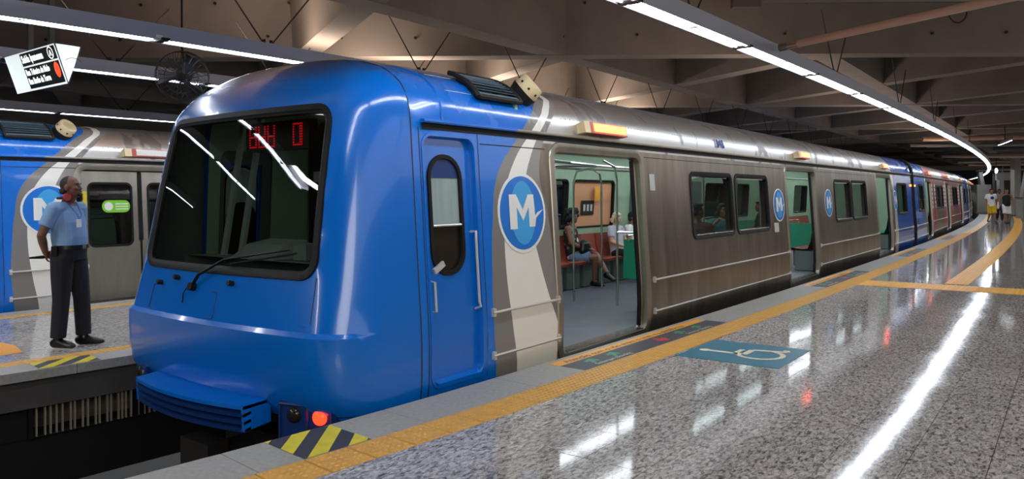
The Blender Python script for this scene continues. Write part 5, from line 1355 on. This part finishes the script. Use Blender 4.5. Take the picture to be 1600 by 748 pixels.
ly = MB(); ly.tube([nk + Vector((-.07, .05, 0)), ch + Vector((.0, .158, .09)), ch + Vector((.04, .166, .045))], .005, 5); ly.tube([nk + Vector((.07, .05, 0)), ch + Vector((.06, .152, .1)), ch + Vector((.045, .166, .045))], .005, 5); M['lanyard'] = mat('lanyard', (40, 110, 190), .6); ly.build('lanyard', 'lanyard', g)
pe = V['pelvis']; bl = Blob(); bl.loft([pe + Vector((0, .004, .035)), pe + Vector((0, .004, .075))], [(.190, .150), (.188, .150)], (1, 0, 0)); bl.build('belt', 'black_leather', g, smooth=40)
MB().obox(pe + Vector((0, .156, .055)), (.026, 0, 0), (0, .006, 0), (0, 0, .02)).build('belt_buckle', 'chrome', g)
MB().obox(pe + Vector((.19, -.02, .02)), (.018, 0, 0), (0, .032, 0), (0, 0, .05)).build('belt_pouch', 'black_leather', g)
rd = MB(); w = V['wrR'] + Vector((-.06, -.03, -.045)); rd.tube([w + Vector((.17, -.06, .0)), w + Vector((.04, -.02, 0)), w + Vector((-.13, .02, .01))], [.010, .018, .016], 8); ro = rd.build('baton', 'black', None); ro.location = g.location; ro.rotation_euler = g.rotation_euler; tag(ro, 'short black baton in the hands behind the guard back', 'baton')
bd = Blob(); bd.chain([H(-.03, .082, -.088), H(0, .094, -.098), H(.03, .082, -.088)], [.014, .016, .014]); bd.chain([H(-.024, .096, -.055), H(.024, .096, -.055)], [.006, .006]); remesh_obj('beard', bd, 'hair_black', g, .006, 2)
# ---- two walkers far down the platform
wJ = pose(anL=(-.09, .22, .10), knL=(-.10, .16, .52), anR=(.09, -.22, .15), knR=(.09, .03, .50), wrL=(-.27, -.10, .95), elL=(-.27, -.10, 1.17), wrR=(.29, .14, .96), elR=(.28, .0, 1.16), hem=.3)
wp = far_at(1549, 38.6); a0 = math.atan2(.6, -.8)
p1, H, V = person('person', 'man in white print shirt and yellow shorts walking on the platform', (wp.x, wp.y, 0), PI - .25 + .64, wJ, 'skin_mid', .016, 'hair_black', 'short', 'shirt', 'white_cloth', 'yellow_cloth', .5, .36, 'black_leather')
pr = MB(); ch = V['chest']; pr.add([tuple(ch + Vector((.085 * math.cos(t), .155 - .02 * abs(math.cos(t)), .02 + .08 * math.sin(t)))) for t in frange(0, 2 * PI, .5)[:-1]], [tuple(range(len(frange(0, 2 * PI, .5)) - 1))]); pr.build('shirt_print', 'navy', p1)
w2 = dict(wJ); w2.update(wrL=(-.30, .10, .95), elL=(-.29, .0, 1.16), wrR=(.30, -.06, .93), elR=(.29, -.08, 1.16), anL=(-.10, -.1, .10), anR=(.10, .12, .10), knL=(-.10, .04, .5), knR=(.10, .10, .52), belly=.03)
wp = far_at(1572.5, 38.2)
p2, H, V = person('person', 'man in black vest and white knee shorts walking beside the yellow shorts man', (wp.x, wp.y, 0), PI - .25 + .64, w2, 'skin_mid', .016, 'hair_black', 'short', 'shirt', 'black_cloth', 'white_cloth', .5, 0, 'black_leather')
wp = far_at(1561.5, 41.5)
p3, H, V = person('person', 'person in dark clothes half hidden between the two walkers', (wp.x, wp.y, 0), PI + .2, dict(wJ), 'skin_dark', .018, 'hair_black', 'short', 'shirt', 'grey_cloth', 'navy_cloth', 1., .36, 'black_leather')
bg = Blob(); bg.ball((0, 0, 0), (.12, .16, .2)); o = remesh_obj('shopping_bag', bg, 'white_cloth', None, .02, 2); o.location = far_at(1558.5, 40.2) + Vector((0, 0, .9)); tag(o, 'white carrier bag between the two walkers', 'bag')
# ---- passengers, seated
SEAT = dict(pelvis=(0, .12, .56), chest=(0, .06, .88), neck=(0, .06, 1.10), head=(0, .10, 1.245), shL=(-.18, .06, 1.03), shR=(.18, .06, 1.03), hipL=(-.09, .14, .53), hipR=(.09, .14, .53), knL=(-.10, .55, .53), knR=(.10, .55, .53),
            anL=(-.10, .55, .10), anR=(.10, .55, .10), elL=(-.24, .14, .78), elR=(.24, .14, .78), wrL=(-.10, .36, .68), wrR=(.10, .36, .68), fdL=(.5, .8, -.1), fdR=(-.5, .8, -.1), pnL=(0, 0, -1), pnR=(0, 0, -1), curlL=.4, curlR=.4, hem=.25)
def sit(**k): d = dict(SEAT); d.update(k); return d
bx = CARX - 1.40 + .05
wJ = sit(knL=(-.06, .52, .56), anL=(.20, .78, .26), ftL=(.6, .9, -.2), knR=(.10, .54, .53), anR=(.02, .50, .095), ftR=(.3, 1, 0), yaw=-.55, pitch=-.05)
w1, H, V = person('person', 'woman in floral top and denim shorts seated with crossed legs behind the first open door', (bx, 10.95, 0), -PI / 2 + .28, wJ, 'skin_dark', .010, 'hair_black', 'afro', 'shirt', 'floral', 'denim', .38, 0, 'black_leather', True)
bg = Blob(); bg.loft([(.02, .30, .60), (.03, .33, .66), (.03, .33, .76), (.02, .30, .82)], [(.16, .08), (.19, .11), (.17, .10), (.10, .05)], (1, 0, 0)); o = remesh_obj('handbag', bg, 'black_leather', None, .012, 3); o.location = w1.location; o.rotation_euler = w1.rotation_euler; tag(o, 'black leather handbag on the lap of the woman in floral top', 'bag')
w2, H, V = person('person', 'white haired woman in pale tee seated farther inside the first door', (bx + .1, 12.35, 0), -PI / 2 - .1, sit(yaw=-.5, pitch=-.25, anL=(-.05, .72, .12), anR=(.13, .7, .12)), 'skin_light', .011, 'hair_white', 'bob', 'shirt', 'lilac', 'black_cloth', 1., .36, 'black_leather', True)
w3, H, V = person('person', 'dark haired passenger in white top behind the green seat back', (bx + .12, 12.95, 0), -PI / 2, sit(yaw=.4), 'skin_mid', .013, 'hair_black', 'short', 'shirt', 'white_cloth', 'grey_cloth', 1., .36, 'black_leather')
w1.scale = (.95, .95, .95); o.scale = (.95, .95, .95); w2.scale = w3.scale = (.9, .9, .9)
m1, H, V = person('person', 'man in brown shirt sitting behind the first twin window', (CARX + .95, 11.05, .02), 0.25, sit(yaw=-.9, head=(0, .12, 1.27)), 'skin_dark', .012, 'hair_black', 'short', 'shirt', 'brown_cloth', 'grey_cloth', 1., .36, 'black_leather')
m2, H, V = person('person', 'passenger in teal top behind the right pane of the first twin window', (CARX + .55, 13.15, .02), PI + .4, sit(yaw=.5, wrR=(.06, .26, 1.1), elR=(.26, .26, .88)), 'skin_mid', .012, 'hair_black', 'bob', 'shirt', 'teal_cloth', 'grey_cloth', 1., .36, 'black_leather')
m3, H, V = person('person', 'passenger in grey trousers sitting inside the second open door', (CARX - .1, 17.35, .02), PI / 2 + .55, sit(yaw=.2, anL=(-.10, .62, .10), anR=(.10, .5, .10)), 'skin_dark', .012, 'hair_black', 'short', 'shirt', 'navy_cloth', 'grey_cloth', 1., .36, 'white_cloth')
